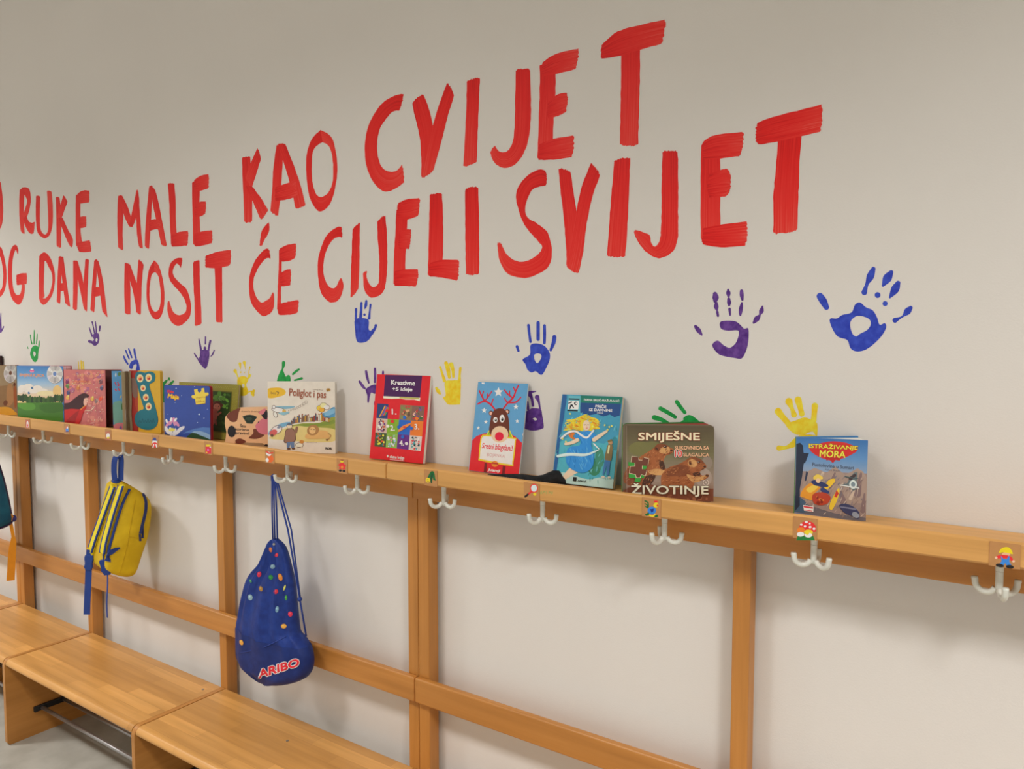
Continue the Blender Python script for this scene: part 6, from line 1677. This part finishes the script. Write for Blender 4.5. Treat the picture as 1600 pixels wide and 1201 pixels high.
def backpack():
    # its side faces the viewer (+x), straps face the room (-y), bottom swings out from the rail
    X = -2.86
    ya = math.radians(8)
    n = Vector((math.cos(ya), -math.sin(ya), 0)); o = Vector((X, -.15, .9))
    P = lambda x, y, d=0.0: on_plane(K8(x, y), o, n) + n * d
    prof = [(392, 262), (450, 290), (515, 330), (565, 365), (592, 405), (597, 470), (588, 560), (570, 650), (535, 755), (498, 870), (475, 905), (440, 914), (385, 907), (320, 885), (290, 855), (285, 800), (290, 740), (305, 650), (330, 540), (355, 430), (370, 340), (378, 280)]
    pr = catmull([(float(a), float(b_)) for a, b_ in prof], 3, True)
    W = .170
    S0 = [P(a, b_) for a, b_ in pr]
    c0 = sum(S0, Vector()) / len(S0)
    root = tag(empty('backpack', P(400, 910) - n * W / 2), 'yellow backpack with blue straps, hanging by its blue loop from a hook', 'backpack')
    lev = [(0.006, .80), (.0, .90), (-.008, .965), (-.025, 1.0), (-W * .5, 1.01), (-W + .025, 1.0), (-W + .012, .95), (-W, .82)]
    zt_, zb_ = max(p.z for p in S0), min(p.z for p in S0)
    def shape(p, k, d):
        q = c0 + (p - c0) * k + n * d
        f = max(0.0, (-d - W * .35) / (W * .65)); t = max(0.0, (q.z - (zt_ - .13)) / .13)
        q.z -= .045 * f ** 2 * t ** 1.2
        t2 = max(0.0, ((zb_ + .06) - q.z) / .06); q.z += .015 * f ** 2 * t2
        return q
    rings = [[shape(p, k, d) for p in S0] for d, k in lev]
    print('BACKPACK y', min(p.y for r_ in rings for p in r_), max(p.y for r_ in rings for p in r_), 'x', min(p.x for r_ in rings for p in r_), max(p.x for r_ in rings for p in r_), 'z', zb_, zt_)
    body = MB().loft(rings, YEL).build('body', root, smooth=True); fixnormals(body)
    H = hitter([body])
    # side seams, zip, piping
    def surf(pts, r_, m_, nm, lift=.001):
        mb = MB(); mb.tube([H(K8(x, y), lift) for x, y in catmull(pts, 4)], r_, m_, 8); return mb.build(nm, root, smooth=True)
    surf([(475, 390), (455, 500), (435, 610), (425, 680), (395, 800), (370, 885)], .0012, YEL, 'seam')
    surf([(428, 635), (520, 645)], .0010, YEL, 'seam')
    zp = MB(); q = [H(K8(x, y), .001) for x, y in catmull([(515, 335), (540, 385), (545, 440), (535, 500), (520, 560), (508, 615)], 4)]
    vd = ray(K8(530, 450))
    side = Rv
    zp.strip(q, side, .017, .002, NAVY); zz = zp.build('zip', root)
    pu = MB(); a = H(K8(508, 620), .002); b_ = H(K8(512, 665), .004); pu.strip([a, (a + b_) / 2, b_], side, .007, .003, NAVY); pu.build('zip_pull', root)
    # back panel with two padded shoulder straps (facing the room)
    bn = Vector((-.25, -.97, 0))
    def pad(edge, nm, wd):
        """padded strap lying on the back panel: centre line traced on the bag"""
        pts = catmull([(float(a), float(b_)) for a, b_ in edge], 5)
        C = [H(K8(a, b_), .0) + bn * .006 for a, b_ in pts]
        s1 = MB().strip(C, -n, wd, .010, YELS).build(nm, root, bevel=.003)
        for sg in (-1, 1):
            MB().tube([p - n * (wd * .5 * sg) + bn * .003 for p in C], .0042, BLW, 8).build('piping', s1, smooth=True)
    pad([(398, 292), (372, 370), (340, 470), (312, 570), (285, 670), (272, 745)], 'shoulder_strap', .040)
    pad([(342, 300), (312, 380), (272, 490), (236, 590), (205, 680), (190, 735)], 'shoulder_strap', .040)
    # outer blue piping of the near edge of the body
    surf([(440, 318), (410, 375), (380, 450), (350, 545), (325, 635), (303, 715), (296, 770)], .0048, BLW, 'edge_binding')
    # webbing tails with adjusters
    for (pts, dep, nm, wd) in (([(180, 722), (176, 770), (172, 830), (172, 860), (168, 960), (163, 1060), (160, 1155)], .145, 'webbing', .024), ([(268, 755), (275, 800), (285, 850), (298, 890), (298, 980), (293, 1080), (297, 1175)], .028, 'webbing', .012)):
        mb = MB(); C = [on_plane(K8(a, b_), o - n * dep, n) + Vector((0, -.004, 0)) for a, b_ in catmull(pts, 4)]
        mb.strip(C, Vector((.6, .5, 0)) if wd > .02 else Vector((.9, -.2, 0)), wd, .0022, BLW); mb.build(nm, root)
        k = MB(); i0 = 3; k.strip(C[i0:i0 + 10], Vector((.6, .5, 0)), [.030, .034, .034, .03, .028, .032, .034, .03, .026, .024], .010, BLW); k.build('strap_adjuster', root, bevel=.003)
    # gusset anchor of the near strap
    mb = MB(); C = [H(K8(x, y), .003) for x, y in ((375, 710), (345, 722), (318, 738), (298, 765), (292, 800))]; mb.strip(C, Vector((0, 0, 1)) + Rv * .4, [.004, .016, .022, .026, .026], .003, BLW); mb.build('strap_anchor', root)
    # hanging loop over the hook prong
    yh = Y_SHELF + .048
    top = P(372, 92); 
    for pts in ([(348, 258), (342, 200), (345, 130), (360, 98), (385, 88)], [(385, 88), (390, 130), (388, 200), (388, 262)]):
        mb = MB(); mb.strip([P(a, b_, -.01) for a, b_ in catmull(pts, 4)], Vector((.75, .6, 0)), .020, .0022, BLW); mb.build('hanging_loop', root)
    tb = MB(); tb.sphere(P(370, 268, -.03), (.022, .016, .010), BLW); tb.build('loop_patch', root, smooth=True)


backpack()

TEAL = noisy('teal_nylon', alb((12, 66, 92)), alb((20, 84, 108)), 18, .6, .5, 900)
ORG = mat((232, 138, 30), .6, name='orange_webbing')


def teal_backpack():
    X = -3.84
    n = Vector((1, 0, 0)); o = Vector((X, 0, 0))
    P = lambda x, y: on_plane(KT(x, y), o, n)
    prof = [(-60, 240), (-20, 270), (0, 320), (28, 410), (52, 510), (70, 600), (78, 650), (62, 672), (20, 692), (-40, 705), (-150, 715), (-230, 690), (-240, 560), (-200, 380), (-140, 260)]
    pr = catmull([(float(a), float(b_)) for a, b_ in prof], 3, True)
    S0 = [P(a, b_) for a, b_ in pr]; c0 = sum(S0, Vector()) / len(S0)
    S0 = [Vector((p.x, min(p.y, -.088), p.z)) for p in S0]
    c0 = sum(S0, Vector()) / len(S0)
    root = tag(empty('backpack', c0 - Vector((.12, 0, .2))), 'teal backpack with orange strap, cut off at the left edge', 'backpack')
    lev = [(.012, .75), (.004, .9), (-.01, .97), (-.03, 1.0), (-.20, 1.0), (-.23, .95), (-.24, .8)]
    rings = [[c0 + (p - c0) * k + n * d for p in S0] for d, k in lev]
    body = MB().loft(rings, TEAL).build('body', root, smooth=True); fixnormals(body)
    mb = MB(); q = [c0 + (p - c0) * 1.0 + n * (-.012) for p in S0]; mb.tube(q + [q[0]], .005, mat((60, 40, 70), .6), 8, cap=False); mb.build('piping', root, smooth=True)
    on = Vector((0, -1, 0))
    F = lambda x, y, d=.0: on_plane(KT(x, y), Vector((X - .02 + d, 0, 0)), n)
    mb = MB(); mb.strip([F(a, b_) for a, b_ in catmull([(60, 655), (70, 700), (78, 760), (72, 820), (68, 900), (62, 1000)], 4)], Vector((.2, 1, 0)), [.014] * 8 + [.020, .024, .027, .029, .030, .031, .031, .032, .032, .032, .032, .032, .032], .0025, ORG); mb.build('strap', root)
    k = MB(); k.strip([F(a, b_, .006) for a, b_ in catmull([(22, 632), (40, 622), (58, 632), (74, 642)], 4)], Vector((.1, .3, 1)), [.014, .02, .026, .03, .032, .034, .034, .032, .03, .026, .022, .02, .018], .014, ORG); k.build('strap_knot', root, bevel=.004)
    s_ = MB(); s_.sphere(F(80, 636, .004), (.014, .012, .016), mat((45, 45, 105), .6)); s_.build('strap_end', root, smooth=True)
    # loop up to the hook
    lp = MB(); t0 = Vector((c0.x - .17, -.15, max(p.z for p in S0) - .02)); lp.strip([t0, t0 + Vector((-.03, .005, .05)), Vector((XL - .2 - .02, -.138, Z_SB - .055))], Vector((0, 1, 0)), .02, .0025, TEAL); lp.build('hanging_loop', root)


teal_backpack()
